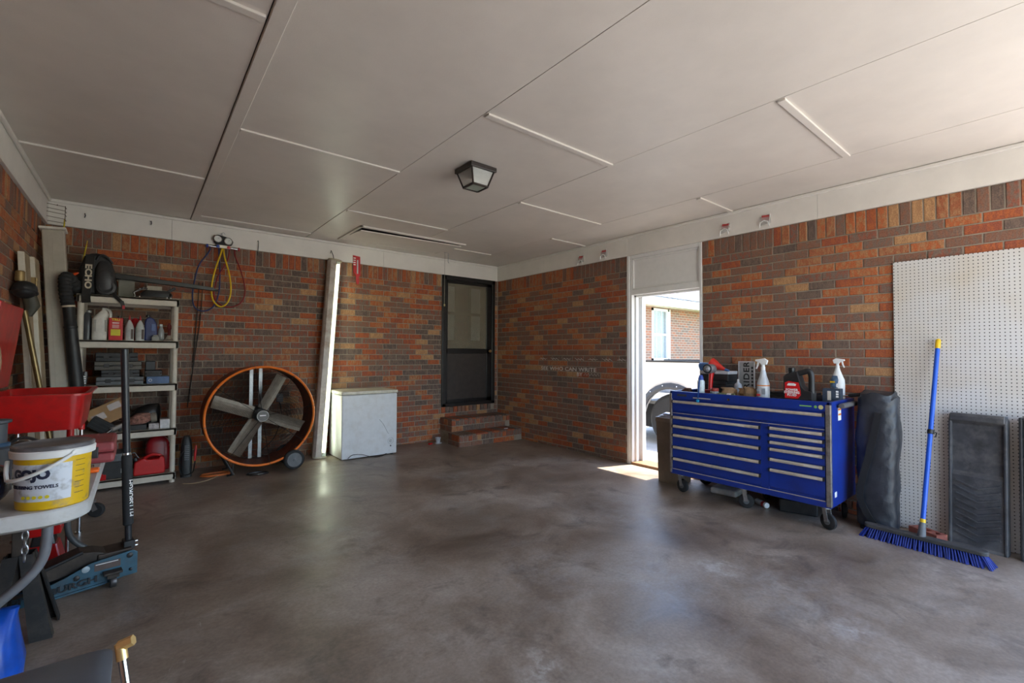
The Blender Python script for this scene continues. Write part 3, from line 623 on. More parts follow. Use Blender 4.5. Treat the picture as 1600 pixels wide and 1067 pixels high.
def jug_shell():
    # outer profile with a grip hole: body below/left plus a handle tube
    jb.prism([(yj+.095, ZT), (yj-.10, ZT), (yj-.105, ZT+.02), (yj-.105, ZT+.10), (yj-.06, ZT+.112), (yj-.03, ZT+.145), (yj-.005, ZT+.235), (yj+.0, ZT+.262), (yj+.075, ZT+.245), (yj+.098, ZT+.22), (yj+.098, ZT+.02)], 'x', 4.165, 4.275)
    jb.tube(spline([(4.22, yj-.09, ZT+.09), (4.22, yj-.09, ZT+.17), (4.22, yj-.088, ZT+.235), (4.22, yj-.068, ZT+.268), (4.22, yj-.02, ZT+.255), (4.22, yj+.03, ZT+.235)], 6), .023, 10)
jug_shell(); jb.build('jug_body', BLACKP, t, bevel=.012, smooth=True, seg=3)
B().stack((4.22, yj+.055, ZT+.24), (0, 0, 1), [(.024, 0), (.024, .02), (.027, .022), (.027, .052), (.022, .056)], 18).build('cap', BLACK, t, smooth=True)
B().prism([(yj+.088, ZT+.045), (yj-.01, ZT+.045), (yj-.03, ZT+.075), (yj-.028, ZT+.11), (yj-.015, ZT+.175), (yj+.06, ZT+.185), (yj+.088, ZT+.17)], 'x', 4.1635, 4.1655).build('front_label', M('red label', (.62, .012, .015), .4, var=.08), t)
LW_ = M('white lettering', (.85, .83, .80), .5)
for k, s_ in enumerate(('POWER', 'STEERING', 'FLUID')): text('lettering', s_, .026, LW_, t, lambda x, y, z, k=k: (4.163-z, yj+.036-x, ZT+.113-.021*k+y), bold=.0008)
B().prism([(yj+.072, ZT+.148), (yj+.008, ZT+.146), (yj+.004, ZT+.160), (yj+.020, ZT+.168), (yj+.062, ZT+.168)], 'x', 4.1625, 4.1636).build('print', LW_, t)
t = thing('spray_bottle', 'white cleaner bottle with blue label near the brick wall', 'bottle', (4.625, 1.30, ZT))
B().loft([(4.625, 1.30, ZT, .032, .042), (4.625, 1.30, ZT+.01, .036, .05), (4.625, 1.30, ZT+.14, .036, .052), (4.625, 1.30, ZT+.19, .032, .05), (4.625, 1.30, ZT+.225, .026, .036), (4.625, 1.30, ZT+.27, .018, .02), (4.625, 1.30, ZT+.29, .015, .016)], 22, 2.2).build('bottle', WP, t, smooth=True)
B().loft([(4.625, 1.305, ZT+.12, .0368, .048), (4.625, 1.305, ZT+.19, .0335, .046), (4.625, 1.305, ZT+.225, .0266, .032)], 22, 2.2).build('front_label', M('blue label', (.10, .17, .28), .4, var=.5, scale=40), t, smooth=True)
B().box(4.587, 4.589, 1.31, 1.345, ZT+.165, ZT+.178).build('print', YELLOW, t)
trigger(t, 4.625, 1.30, ZT+.285, .85, WP, sgn=-1)
t = thing('licence_plate', 'grey metal plate reading RIDER leaning on the brick wall', 'sign', (4.65, 2.07, ZT))
pl_ = B().prism([(1.995, ZT+.05), (2.145, ZT+.05), (2.15, ZT+.055), (2.15, ZT+.33), (2.145, ZT+.335), (1.995, ZT+.335), (1.99, ZT+.33), (1.99, ZT+.055)], 'x', 4.655, 4.659)
pl_.build('plate', M('grey plate', (.42, .42, .41), .4, .3, dirt=(.25, .24, .22)), t)
fr_ = B()
for q in ((1.99, 2.15, ZT+.325, ZT+.335), (1.99, 2.15, ZT+.05, ZT+.06), (1.99, 2.0, ZT+.05, ZT+.335), (2.14, 2.15, ZT+.05, ZT+.335)): fr_.box(4.652, 4.656, *q)
fr_.build('border', M('light border', (.66, .66, .65), .4, .3), t)
LB_ = M('black lettering', (.015, .015, .015), .5)
text('lettering', 'RIDER', .078, LB_, t, lambda x, y, z: (4.654-z, 2.068+y, ZT+.195+x*1.15), bold=.002, spacing=1.15)
for k in range(6): B().box(4.6535, 4.655, 2.006, 2.024, ZT+.09+.034*k, ZT+.112+.034*k).build('print', LB_, t)
one(B().box(4.58, 4.685, 1.97, 2.155, ZT, ZT+.05), 'plate_support', BLACKP, 'dark tray edge that the RIDER plate stands on', 'tray', bevel=.006)
# funnel, impact driver, cases, cans
t = thing('funnel', 'red plastic funnel lying on top of the black cases', 'funnel', (4.45, 2.25, 1.21))
B().stack((4.43, 2.315, 1.275), (.05, -1, -.42), [(.055, 0), (.058, .008), (.052, .03), (.035, .075), (.02, .12), (.012, .15)], 20).build('cone', M('bright red plastic', (.62, .03, .02), .35), t, smooth=True)
B().stack((4.43, 2.315, 1.275), (.05, -1, -.42), [(.0135, .149), (.0125, .19)], 14).build('tip', M('blue tip', (.05, .15, .4), .4), t, smooth=True)
t = thing('blue_funnel', 'wide blue plastic funnel tipped behind the red funnel', 'funnel', (4.52, 2.37, 1.2))
B().stack((4.52, 2.40, 1.245), (.1, .75, -.35), [(.02, -.055), (.024, -.03), (.05, .02), (.062, .05), (.064, .055), (.058, .05)], 18).build('cone', M('blue tip', (.05, .15, .4), .4), t, smooth=True)
B().stack((4.52, 2.40, 1.245), (.1, .75, -.35), [(.009, -.12), (.012, -.10), (.02, -.054)], 12).build('spout', M('blue tip', (.05, .15, .4), .4), t, smooth=True)
t = thing('impact_wrench', 'red and grey cordless impact wrench standing before black cases', 'power tool', (4.28, 2.255, ZT))
B().stack((4.36, 2.255, 1.225), (-1, 0, 0), [(.03, 0), (.045, .02), (.046, .08), (.04, .09), (.036, .12), (.022, .135), (.012, .14), (.012, .165)], 20).build('head', M('tool grey', (.25, .25, .26), .4, .4), t, smooth=True)
B().ring((4.245, 2.255, 1.225), (1, 0, 0), .036, .009, 22, 8).build('nose_ring', RUBBER, t, smooth=True)
B().loft([(4.30, 2.255, 1.02, .022, .017), (4.31, 2.255, 1.12, .022, .017), (4.33, 2.255, 1.20, .03, .022)], 14).build('grip', RED, t, smooth=True)
B().box(4.25, 4.37, 2.215, 2.295, ZT, 1.025).build('battery', M('red battery', (.25, .02, .02), .5), t, bevel=.008)
for i, (x0_, x1_, y0_, y1_, z0_, z1_, lab) in enumerate(((4.42, 4.66, 2.16, 2.44, ZT, 1.10, 'lower black tool case under the red funnel'), (4.42, 4.62, 2.14, 2.43, 1.10, 1.20, 'upper black tool case with silver lid under red funnel'))):
    t = thing('tool_case', lab, 'case', ((x0_+x1_)/2, (y0_+y1_)/2, z0_), group='black cases on the chest')
    B().box(x0_, x1_, y0_, y1_, z0_, z1_-.03).build('case_base', BLACKP, t, bevel=.008)
    B().box(x0_, x1_, y0_, y1_, z1_-.03, z1_).build('lid', M('silver lid', (.5, .5, .52), .4) if i else BLACKP, t, bevel=.005)
    B().box(x0_-.008, x0_, (y0_+y1_)/2-.012, (y0_+y1_)/2+.012, z1_-.055, z1_-.01).build('latch', BLACKP, t)
t = thing('spray_can', 'white aerosol can with blue cap at left chest end', 'can', (4.2, 2.295, ZT))
B().stack((4.2, 2.295, ZT), (0, 0, 1), [(.03, 0), (.033, .005), (.033, .14), (.024, .155)], 20).build('can_body', M('white teal can', (.62, .72, .74), .3, var=.2, scale=30), t, smooth=True)
B().stack((4.2, 2.295, ZT+.15), (0, 0, 1), [(.024, 0), (.024, .02), (.014, .05), (.01, .052)], 16).build('cap', M('blue cap', (.02, .05, .3), .4), t, smooth=True)
B().beam((4.16, 2.285, ZT+.20), (4.105, 2.275, ZT-.013), .012, .003, (1, 0, 0)).build('straw', M('blue straw', (.02, .1, .4), .4), t)
one(B().stack((4.105, 2.275, .925), (-1, 0, 0), [(.012, 0), (.015, .004), (.014, .012), (.004, .014)], 14), 'bottle_cap_magnet', M('light blue plastic', (.02, .35, .65), .4), 'light blue round magnet on chest front panel', 'magnet', smooth=True)
one(B().box(X0-.006, X0-.001, 2.16, 2.33, .944, .954), 'metal_strip', M('pale strip', (.6, .58, .56), .4, .4), 'pale metal strip stuck across the chest front panel', 'strip')
t = thing('glue_tube', 'green printed can lying on its side at chest front', 'can', (4.19, 2.06, ZT))
B().stack((4.19, 2.12, ZT+.024), (0, -1, 0), [(.018, 0), (.023, .004), (.023, .15), (.018, .154)], 16).build('can_body', M('green printed can', (.16, .2, .10), .35, var=.7, scale=40), t, smooth=True)
B().stack((4.19, 2.035, ZT+.024), (0, -1, 0), [(.0234, 0), (.0234, .04)], 16).build('print', M('white print', (.8, .75, .72), .5), t, smooth=True)
t = thing('red_jar', 'squat glass jar with red lid beside the green can', 'jar', (4.22, 2.172, ZT))
B().stack((4.22, 2.172, ZT), (0, 0, 1), [(.035, 0), (.038, .006), (.038, .05), (.034, .056)], 18).build('jar_body', M('cloudy jar', (.25, .28, .30), .2), t, smooth=True)
B().stack((4.22, 2.172, ZT+.055), (0, 0, 1), [(.036, 0), (.037, .004), (.037, .025), (.03, .03)], 18).build('lid', M('red jar lid', (.32, .04, .03), .5), t, smooth=True)
PAPER = M('brown paper', (.34, .22, .12), .8, var=.3)
for (x, y, sx, sy, sz, rz, lab, nm) in ((4.32, 2.08, .12, .13, .09, .3, 'crumpled brown paper bag behind the green can', 'paper_bag'), (4.33, 1.955, .08, .08, .09, -.3, 'brown crumpled parts bag left of spray bottle', 'paper_bag'), (4.25, 1.86, .09, .10, .11, .4, 'torn tan cardboard piece beside tall spray bottle', 'cardboard_scrap')):
    q = B().loft([(0, 0, 0, sx*.5, sy*.5), (0, 0, sz*.5, sx*.55, sy*.5), (.01, 0, sz*.8, sx*.42, sy*.46), (.0, .02, sz, sx*.2, sy*.4)], 12, 3)
    q.v = [Euler((0, 0, rz)).to_matrix() @ Vector((p.x*(1+random.uniform(-.12, .12)), p.y*(1+random.uniform(-.12, .12)), p.z)) + Vector((x, y, ZT)) for p in q.v]
    one(q, nm, PAPER, lab, 'bag' if 'bag' in nm else 'cardboard')
t = thing('grey_dropper', 'small pale squeeze bottle before the RIDER plate', 'bottle', (4.42, 2.045, ZT))
B().stack((4.42, 2.045, ZT), (0, 0, 1), [(.03, 0), (.034, .01), (.036, .09), (.03, .12), (.012, .135), (.006, .15)], 16).build('bottle', M('pale bottle', (.48, .53, .6), .3), t, smooth=True)
B().stack((4.42, 2.045, ZT+.149), (0, 0, 1), [(.008, 0), (.008, .012), (.003, .018)], 10).build('tip', WP, t, smooth=True)
one(B().loft([(4.25, 2.47, ZT, .035, .045), (4.25, 2.47, ZT+.04, .04, .05), (4.25, 2.46, ZT+.065, .025, .03)], 12), 'rusty_part', M('rusty iron', (.12, .05, .03), .8, var=.5), 'rusty brown car part at far left of the chest top', 'car part', smooth=True)
one(B().box(4.32, 4.6, 1.40, 1.74, ZT, ZT+.055).box(4.33, 4.59, 1.41, 1.73, ZT+.05, ZT+.075), 'parts_tray', BLACKP, 'long low black case behind the jug and spray bottle', 'case', bevel=.006)
t = thing('nitrile_box', 'dark blue printed carton standing at chest right corner', 'carton', (4.45, 1.275, ZT), (0, 0, .1))
B().box(-.045, .045, -.05, .075, 0, .125).build('carton', M('navy carton', (.035, .05, .075), .45, var=.4, scale=20), t, bevel=.002)
B().box(-.0465, -.045, .015, .04, .03, .105).build('barcode', LABEL, t); 
for k in range(3): B().box(-.0465, -.045, -.036, -.018, .055+.02*k, .069+.02*k).build('print', LW_, t)
t = thing('screwdriver', 'long screwdriver with black handle resting over chest rim at back', 'screwdriver', (4.56, 1.2, .97))
B().cyl((4.56, 1.36, 1.005), (4.565, 1.20, 1.03), .005, n=8).build('shaft', CHROME, t)
B().stack((4.565, 1.21, 1.029), (.03, -1, .16), [(.009, 0), (.016, .012), (.014, .06), (.017, .11), (.008, .125)], 12).build('handle', BLACKP, t, smooth=True)
# ------------------------------------------------------------------ brown bin with papers
t = thing('waste_bin', 'tall brown plastic bin between doorway and blue chest', 'bin', (4.46, 2.76, zf(4.4)))
TAN = M('taupe plastic', (.20, .155, .115), .45, var=.1)
z0 = zf(4.4)
b = B(); o_, i_ = [(4.34, 2.62), (4.62, 2.62), (4.62, 2.885), (4.34, 2.885)], None
b.rings([[Vector((4.48+(x-4.48)*k, 2.7525+(y-2.7525)*k, z)) for x, y in o_] for k, z in ((.88, z0), (1, z0+.64), (1.04, z0+.64), (1.04, z0+.68), (.97, z0+.68), (.85, z0+.05))])
b.build('bin_body', TAN, t, bevel=.008)
pp = thing('paper_stack', 'folded newspapers heaped on top of the brown bin', 'paper', (4.47, 2.78, z0+.68))
for k in range(3): B().obox((4.44+.02*k, 2.78, z0+.687+.013*k), (.2, .22-.03*k, .009), (.03*k, .05*(k-1), .2*k)).build('sheet', M('newsprint', (.62, .64, .68), .8, var=.3, scale=50), pp)
# ------------------------------------------------------------------ black canopy bag
t = thing('canopy_bag', 'tall black zipped carry bag leaning between chest and pegboard', 'bag', (4.52, 1.01, zf(4.5)))
NYL = M('black nylon', (.030, .033, .040), .42, var=.25, scale=5, bump=.9, bscale=11)
secs = []
for i in range(49):
    f = i/48; z = zf(4.5)+1.06*f
    rx = .105*(1 if f > .04 else .8); ry = (.128+.014*math.exp(-((f-.68)/.13)**2))*(1 if .03 < f < .97 else .88)
    secs.append((4.50+.07*f, 1.012, z, rx, ry))
bb = B().loft(secs, 56, 3)
for p in bb.v:
    nrm = Vector((p.x-4.53, p.y-1.01, 0)); nrm.normalize()
    k = .007*mnoise.noise(Vector((p.x*9, p.y*14+p.z*5, p.z*7))) + .006*mnoise.noise(Vector((p.x*20, p.y*30+p.z*14, p.z*12)))
    p += nrm*k; 
    if p.z > 1.0: p.z += .03*mnoise.noise(p*14)
bb.build('bag_body', NYL, t, smooth=True)
st = [(4.436, .985, .92), (4.420, 1.01, .75), (4.402, 1.05, .55), (4.390, 1.085, .38), (4.385, 1.095, .25), (4.380, 1.05, .14), (4.388, 1.00, .06)]
sb = B(); sp = spline(st, 5)
for p, q in zip(sp[:-1], sp[1:]): sb.beam(p, q, .045, .006, (1, 0, 0))
sb.build('strap', M('webbing', (.012, .012, .013), .9), t)
# ------------------------------------------------------------------ pegboard, broom, ramps, cored brick
m, nt, bs = new_mat('pegboard')
geo = N(nt, 'ShaderNodeNewGeometry'); sx_ = N(nt, 'ShaderNodeSeparateXYZ'); nt.links.new(geo.outputs['Position'], sx_.inputs[0])
def frac(sock, off):
    a_ = N(nt, 'ShaderNodeMath', operation='MULTIPLY_ADD'); nt.links.new(sock, a_.inputs[0]); a_.inputs[1].default_value = 1/.0254; a_.inputs[2].default_value = off
    f_ = N(nt, 'ShaderNodeMath', operation='FRACT'); nt.links.new(a_.outputs[0], f_.inputs[0])
    s_ = N(nt, 'ShaderNodeMath', operation='SUBTRACT'); nt.links.new(f_.outputs[0], s_.inputs[0]); s_.inputs[1].default_value = .5
    p_ = N(nt, 'ShaderNodeMath', operation='POWER'); nt.links.new(s_.outputs[0], p_.inputs[0]); p_.inputs[1].default_value = 2; return p_.outputs[0]
ad = N(nt, 'ShaderNodeMath', operation='ADD'); nt.links.new(frac(sx_.outputs['Y'], .62), ad.inputs[0]); nt.links.new(frac(sx_.outputs['Z'], .3), ad.inputs[1])
lt = N(nt, 'ShaderNodeMath', operation='LESS_THAN'); nt.links.new(ad.outputs[0], lt.inputs[0]); lt.inputs[1].default_value = .0225
nn = N(nt, 'ShaderNodeTexNoise', i_Scale=3.0, i_Detail=4.0); nt.links.new(geo.outputs['Position'], nn.inputs['Vector'])
rr = ramp(nt, [(.4, (.64, .62, .60)), (.75, (.60, .54, .46))]); nt.links.new(nn.outputs[0], rr.inputs[0])
nt.links.new(mixc(nt, lt.outputs[0], rr.outputs[0], (.03, .025, .02)), bs.inputs['Base Color']); bs.inputs['Roughness'].default_value = .35
pg = B(); pg.add([(x+dx, y, z) for x, z in ((4.722, .004), (4.747, 2.116)) for dx in (0, .006) for y in (.942, -.05)], [(0, 1, 5, 4), (3, 2, 6, 7), (0, 2, 3, 1), (4, 5, 7, 6), (0, 4, 6, 2), (1, 3, 7, 5)])
one(pg, 'pegboard', m, 'tall white perforated pegboard sheet leaning on brick wall', 'pegboard')
t = thing('push_broom', 'wide push broom with blue bristles and blue handle on pegboard', 'broom', (4.26, .72, zf(4.26)))
a_, c_ = Vector((4.285, 1.045, 0)), Vector((4.245, .385, 0)); z0 = zf(4.26)
dirb = (c_-a_).normalized(); nb = Vector((-dirb.y, dirb.x, 0))
hb = []
for k in range(17):
    ang = PI*k/16; hb.append(c_ - dirb*.035 + dirb*(.035*math.sin(ang)) + nb*(.035*math.cos(ang)))
for k in range(17):
    ang = PI*k/16; hb.append(a_ + dirb*.035 - dirb*(.035*math.sin(ang)) - nb*(.035*math.cos(ang)))
B().prism([(p.x, p.y) for p in hb], 'z', z0+.072, z0+.10).build('head', M('dusty black block', (.05, .048, .046), .7), t, bevel=.006)
BRI = M('blue bristle', (.006, .022, .21), .6)
br = B(); random.seed(3); L_ = (c_-a_).length
for i in range(46):
    for j in range(4):
        u_ = .02+(L_-.04)*i/45; v_ = (-.024+.016*j); base = a_+dirb*u_+nb*v_ + Vector((0, 0, z0+.074))
        fl_ = (u_/L_-.5)*.05 + (.02 if i > 43 else 0) - (.012 if i < 2 else 0); tip = base + dirb*(fl_+random.uniform(-.006, .006)) + nb*(v_*.9+random.uniform(-.005, .005)) - Vector((0, 0, .073))
        br.cyl(base, tip, .0045, .0075, n=5)
br.build('bristles', BRI, t, kind='stuff')
hb0, hb1 = Vector((4.262, .715, z0+.10)), Vector((4.706, .672, 1.487)); hd = (hb1-hb0).normalized()
B().cyl(hb0-hd*.02, hb0+hd*.09, .026, .017).build('socket', GREY, t, smooth=True)
hn = B().cyl(hb0+hd*.08, hb1-hd*.07, .0145).build('handle', M('blue handle', (.01, .09, .55), .35, var=.08), t, smooth=True)
B().cyl(hb0+hd*.08, hb0+hd*.115, .0165).build('yellow_collar', YELLOW, hn, smooth=True)
B().stack(hb1-hd*.075, hd, [(.015, 0), (.0165, .004), (.0165, .065), (.010, .075)], 16).build('grip_tip', YELLOW, hn, smooth=True)
B().stack(hb0+hd*.72, hd, [(.015, 0), (.019, .004), (.019, .03), (.015, .034)], 16).tube([hb0+hd*.74+Vector((0, -.012, 0)), hb0+hd*.735+Vector((-.01, -.035, 0)), hb0+hd*.70+Vector((0, -.03, 0))], .004, 6).build('twist_lock', BLACKP, hn, smooth=True)
DUSTY = M('dusty black plastic', (.055, .057, .062), .45, var=.4, scale=9, dirt=(.17, .165, .16), damt=.6, bump=.2)
def ramp_thing(lab, yc, yaw, back):
    t = thing('car_ramp', lab, 'car ramp', (4.586, yc, zf(4.64)), (0, .055, yaw), group='black plastic car ramps')
    W, Hh = .142, .945
    if not back:
        B().prism([(0, 0), (.075, 0), (.075, Hh), (.0, Hh), (-.012, Hh-.02), (-.012, Hh-.05), (.028, Hh-.075), (.03, .53), (.014, .50), (.012, .02)], 'y', -W, W).build('ramp_body', DUSTY, t, bevel=.006)
        for s in (-1, 1): B().prism([(.0, 0), (.07, 0), (.07, Hh-.03), (.02, Hh-.005), (.0, Hh-.05)], 'y', s*W-.009, s*W+.009).build('side_rail', DUSTY, t, bevel=.006)
        for k in range(9):
            z = .05+.046*k
            for s in (-1, 1): B().beam((.012, 0, z), (.012, s*.115, z+.045), .012, .012, (1, 0, 0)).build('tread_bar', DUSTY, t, bevel=.002)
    else:
        B().box(.05, .06, -W, W, 0, Hh).build('ramp_body', BLACKP, t)
        for s in (-1, 1): B().box(-.03, .06, s*W-.008, s*W+.008, 0, Hh).build('side_rail', BLACKP, t, bevel=.004)
        for k in range(8): B().box(-.02, .05, -W, W, .005+k*.132, .017+k*.132).build('rib', BLACKP, t)
        for yy in (-.05, .05): B().box(-.01, .05, yy-.004, yy+.004, 0, Hh).build('rib', BLACKP, t)
    return t
ramp_thing('black ramp with smooth top and chevron treads against pegboard', .475, -.12, False)
ramp_thing('black ramp showing ribbed underside at right edge of view', .118, -.05, True)
t = thing('cored_brick', 'loose red brick with core holes lying behind the broom', 'brick', (4.585, .735, zf(4.6)), (0, 0, 1.05))
RB = M('red clay', (.30, .09, .06), .85, var=.2, bump=.3)
ck = B(); hx = [-.062, 0, .062]; hr = .02; L2, W2, Hk = .1, .047, .062
ck.box(-L2, L2, -W2, -hr, 0, Hk).box(-L2, L2, hr, W2, 0, Hk)
ed = [-L2]+[v for h in hx for v in (h-hr, h+hr)]+[L2]
for i in range(0, len(ed), 2): ck.box(ed[i], ed[i+1], -hr, hr, 0, Hk)
ck.box(-L2+.01, L2-.01, -hr, hr, 0, .01)
ck.build('brick_body', RB, t)
# ------------------------------------------------------------------ plastic shelf unit and what it carries
SHX0, SHX1, SHY0, SHY1 = -.455, .305, 5.72, 6.15
t = thing('shelf_unit', 'beige plastic five tier shelf against the back wall', 'shelf', (-.13, 5.94, zf(-.1)))
BEIGE = M('beige plastic', (.56, .50, .41), .5, var=.08, dirt=(.35, .29, .22), damt=.3)
SZ = [.165, .605, 1.05, 1.472, 1.892]
for z in SZ:
    s_ = B().box(SHX0, SHX1, SHY0, SHY1, z-.022, z).box(SHX0, SHX1, SHY0, SHY0+.025, z-.072, z).box(SHX0, SHX1, SHY1-.025, SHY1, z-.072, z).box(SHX0, SHX0+.025, SHY0, SHY1, z-.072, z).box(SHX1-.025, SHX1, SHY0, SHY1, z-.072, z)
    so_ = s_.build('shelf_board', BEIGE, t, bevel=.004)
    B().box(SHX1, SHX1+.004, SHY0+.01, SHY0+.03, z-.065, z-.02).build('slot', BLACK, so_)
for x in (SHX0+.028, SHX1-.028):
    for y in (SHY0+.04, SHY1-.04):
        for za, zb in [(zf(x), SZ[0]-.02)] + list(zip([q for q in SZ[:-1]], [q-.022 for q in SZ[1:]])):
            B().cyl((x, y, za), (x, y, zb), .024, n=14).build('post', BEIGE, t, smooth=True)
# backpack blower
t = thing('backpack_blower', 'black backpack leaf blower with ECHO strap on the shelf top', 'leaf blower', (-.32, 5.86, SZ[4]))
zz = SZ[4]
B().prism([(-.455, zz), (-.185, zz), (-.18, zz+.10), (-.20, zz+.24), (-.235, zz+.34), (-.29, zz+.395), (-.36, zz+.40), (-.415, zz+.36), (-.45, zz+.24), (-.462, zz+.10)], 'y', 5.78, 5.98).build('back_pad', BLACKP, t, bevel=.03, seg=4, smooth=True)
B().loft([(-.265, 5.83, zz, .075, .075), (-.265, 5.80, zz+.12, .078, .085), (-.27, 5.81, zz+.24, .07, .075), (-.275, 5.83, zz+.33, .05, .05)], 20, 3).build('engine_cover', M('dark grey shroud', (.03, .03, .032), .45), t, smooth=True)
B().stack((-.255, 5.735, zz+.075), (0, -1, 0), [(.075, -.05), (.078, -.01), (.07, .008), (.05, .012), (.046, .0), (.022, -.004), (.015, -.02)], 26).build('starter_cap', BLACKP, t, smooth=True)
B().stack((-.262, 5.74, zz+.19), (0, -1, 0), [(.055, -.05), (.055, 0), (.045, .008)], 22).build('filter_cover', BLACKP, t, smooth=True)
B().tube(arc((-.33, 5.78, zz+.33), (-.29, 5.76, zz+.44), (-.215, 5.79, zz+.31), 8), .010, 8).build('carry_handle', BLACKP, t, smooth=True)
sk = B()
for p, q in zip(*(lambda L: (L[:-1], L[1:]))(spline([(-.37, 5.76, zz+.37), (-.375, 5.745, zz+.25), (-.385, 5.735, zz+.10), (-.39, 5.715, zz-.02), (-.385, 5.70, zz-.08)], 4))): sk.beam(p, q, .062, .008, (0, 1, 0))
stp = sk.build('shoulder_strap', BLACK, t)
text('lettering', 'ECHO', .062, M('cream print', (.55, .48, .36), .6), stp, lambda x, y, z: (-.381+y, 5.714+.11*(.135-x*1.35)-z, zz+.165-x*1.35), bold=.0025)
B().beam((-.21, 5.72, zz+.02), (-.14, 5.70, zz-.06), .03, .006, (0, 1, 0)).beam((-.14, 5.70, zz-.05), (-.125, 5.70, zz-.12), .03, .006, (0, 1, 0)).build('hanging_strap', BLACK, t)
B().box(-.135, -.115, 5.692, 5.70, zz-.125, zz-.09).build('strap_tag', M('red tag', (.5, .03, .04), .5), t)
hs = spline([(-.44, 5.82, zz+.02), (-.50, 5.74, zz+.13), (-.525, 5.68, zz+.12), (-.52, 5.66, zz+.0), (-.50, 5.65, zz-.12)], 8)
pth = [hs[0]]; out_ = []
rs = [.05 if i % 2 else .043 for i in range(len(hs))]
B().tube(hs, rs, 16).build('flex_hose', RUBBER, t, smooth=False)
B().cyl((-.50, 5.65, zz-.12), (-.498, 5.65, zz-.135), .047, n=18).build('hose_clamp', M('pale clamp', (.6, .5, .38), .4), t, smooth=True)
B().stack((-.498, 5.65, zz-.13), (.085, .0, -.86), [(.041, 0), (.044, .17), (.048, .175), (.048, .19), (.044, .195), (.048, .55), (.052, .86), (.05, 1.0)], 18).build('blower_tube', BLACKP, t, smooth=True)
B().loft([(-.545, 5.75, zz+.11, .012, .02), (-.50, 5.73, zz+.155, .03, .025), (-.455, 5.74, zz+.19, .014, .02)], 10).build('throttle_grip', M('orange plastic', (.75, .08, .01), .4), t, smooth=True)
# top of shelf: long black bar, bow saw, small boxes
one(B().prism([(-.20, 2.075), (.60, 2.025), (.66, 2.03), (.60, 2.06), (.40, 2.08), (-.20, 2.125)], 'y', 5.86, 5.93), 'roof_bar', BLACK, 'long black bar lying across the top of the shelf', 'bar', bevel=.004)
one(B().box(-.175, -.05, 5.94, 6.06, zz, 2.075), 'grey_box', M('grey green box', (.20, .19, .155), .7), 'dull grey green box behind the blower on shelf top', 'box', bevel=.006)
one(B().box(.045, .17, 5.98, 6.08, zz, 2.04), 'cream_box', M('cream carton', (.50, .44, .36), .7), 'small cream carton below the black bar on shelf top', 'carton', bevel=.004)
one(B().box(.175, .25, 5.98, 6.08, zz, 1.99), 'brown_box', M('brown carton', (.25, .13, .07), .7), 'small brown carton at right end of shelf top', 'carton', bevel=.004)
t = thing('bolt_cutter', 'black folding frame tool with chrome bolts on shelf edge', 'tool', (.12, 5.80, zz))
B().tube([(-.045, 5.77, zz+.012), (-.055, 5.77, zz+.05), (-.02, 5.77, zz+.075), (.02, 5.78, zz+.10), (.05, 5.78, zz+.09)], .010, 8).tube([(-.045, 5.77, zz+.012), (.22, 5.77, zz+.012), (.245, 5.775, zz+.035), (.235, 5.78, zz+.06)], .008, 8).build('frame_tube', M('dark gunmetal', (.12, .11, .10), .3, .8), t, smooth=True)
B().loft([(.12, 5.83, zz, .12, .04), (.12, 5.83, zz+.05, .125, .045), (.13, 5.83, zz+.085, .10, .03)], 16, 4).build('body', BLACKP, t, smooth=True)
B().beam((.20, 5.83, zz+.07), (.275, 5.83, zz+.125), .03, .025).build('lever', BLACKP, t, bevel=.004)
for x, z in ((-.05, .012), (-.01, .012), (.205, .012), (.235, .012), (.02, .10), (-.01, .085)): B().stack((x, 5.762, zz+z), (0, -1, 0), [(.008, 0), (.008, .006), (.004, .010)], 10).build('bolt', CHROME, t, smooth=True)
# second tier: bottles and cans
z2 = SZ[3]
def bottle(name, lab, cat, x, y, prof, m, cap=None, n=16, sx=1, sy=1, grp=None):
    t = thing(name, lab, cat, (x, y, z2), group=grp)
    B().stack((x, y, z2), (0, 0, 1), prof, n, sx, sy).build('body', m, t, smooth=True)
    if cap: B().stack((x, y, z2+cap[1]), (0, 0, 1), cap[0], 12).build('cap', cap[2], t, smooth=True)
    return t
t = thing('oil_jug', 'white ribbed oil jug with moulded handle on second tier', 'jug', (-.297, 5.81, z2))
WHJ = M('cream white jug', (.60, .57, .51), .45)
B().loft([(-.297, 5.81, z2, .05, .055), (-.297, 5.81, z2+.01, .055, .06), (-.297, 5.81, z2+.20, .054, .06), (-.275, 5.81, z2+.24, .045, .05), (-.27, 5.81, z2+.265, .03, .035), (-.265, 5.81, z2+.285, .02, .02), (-.265, 5.81, z2+.305, .018, .018)], 18, 4).build('body', WHJ, t, smooth=True)
B().tube(arc((-.25, 5.79, z2+.29), (-.205, 5.78, z2+.29), (-.225, 5.78, z2+.19), 6), .012, 8).build('handle', WHJ, t, smooth=True)
B().box(-.332, -.318, 5.745, 5.752, z2+.08, z2+.19).box(-.255, -.242, 5.745, 5.752, z2+.08, z2+.19).build('painted_grip', M('shadow grey', (.35, .33, .29), .5), t, bevel=.002)  # flat strips with the grip hollows' shade painted in as grey
t = thing('fluid_can', 'rectangular red can with yellow print on second tier', 'can', (-.18, 5.80, z2))
B().box(-.232, -.128, 5.765, 5.83, z2, z2+.215).build('can_body', M('red litho can', (.50, .012, .015), .35), t, bevel=.008)
B().stack((-.155, 5.80, z2+.215), (0, 0, 1), [(.016, 0), (.016, .018), (.012, .02)], 12).build('cap', BLACK, t, smooth=True)
B().box(-.215, -.145, 5.763, 5.765, z2+.045, z2+.105).build('yellow_panel', M('yellow print', (.65, .55, .02), .5), t)
text('lettering', 'TRU', .032, M('yellow print', (.65, .55, .02), .5), t, lambda x, y, z: (-.18+x, 5.764-z, z2+.195+y), bold=.0012)
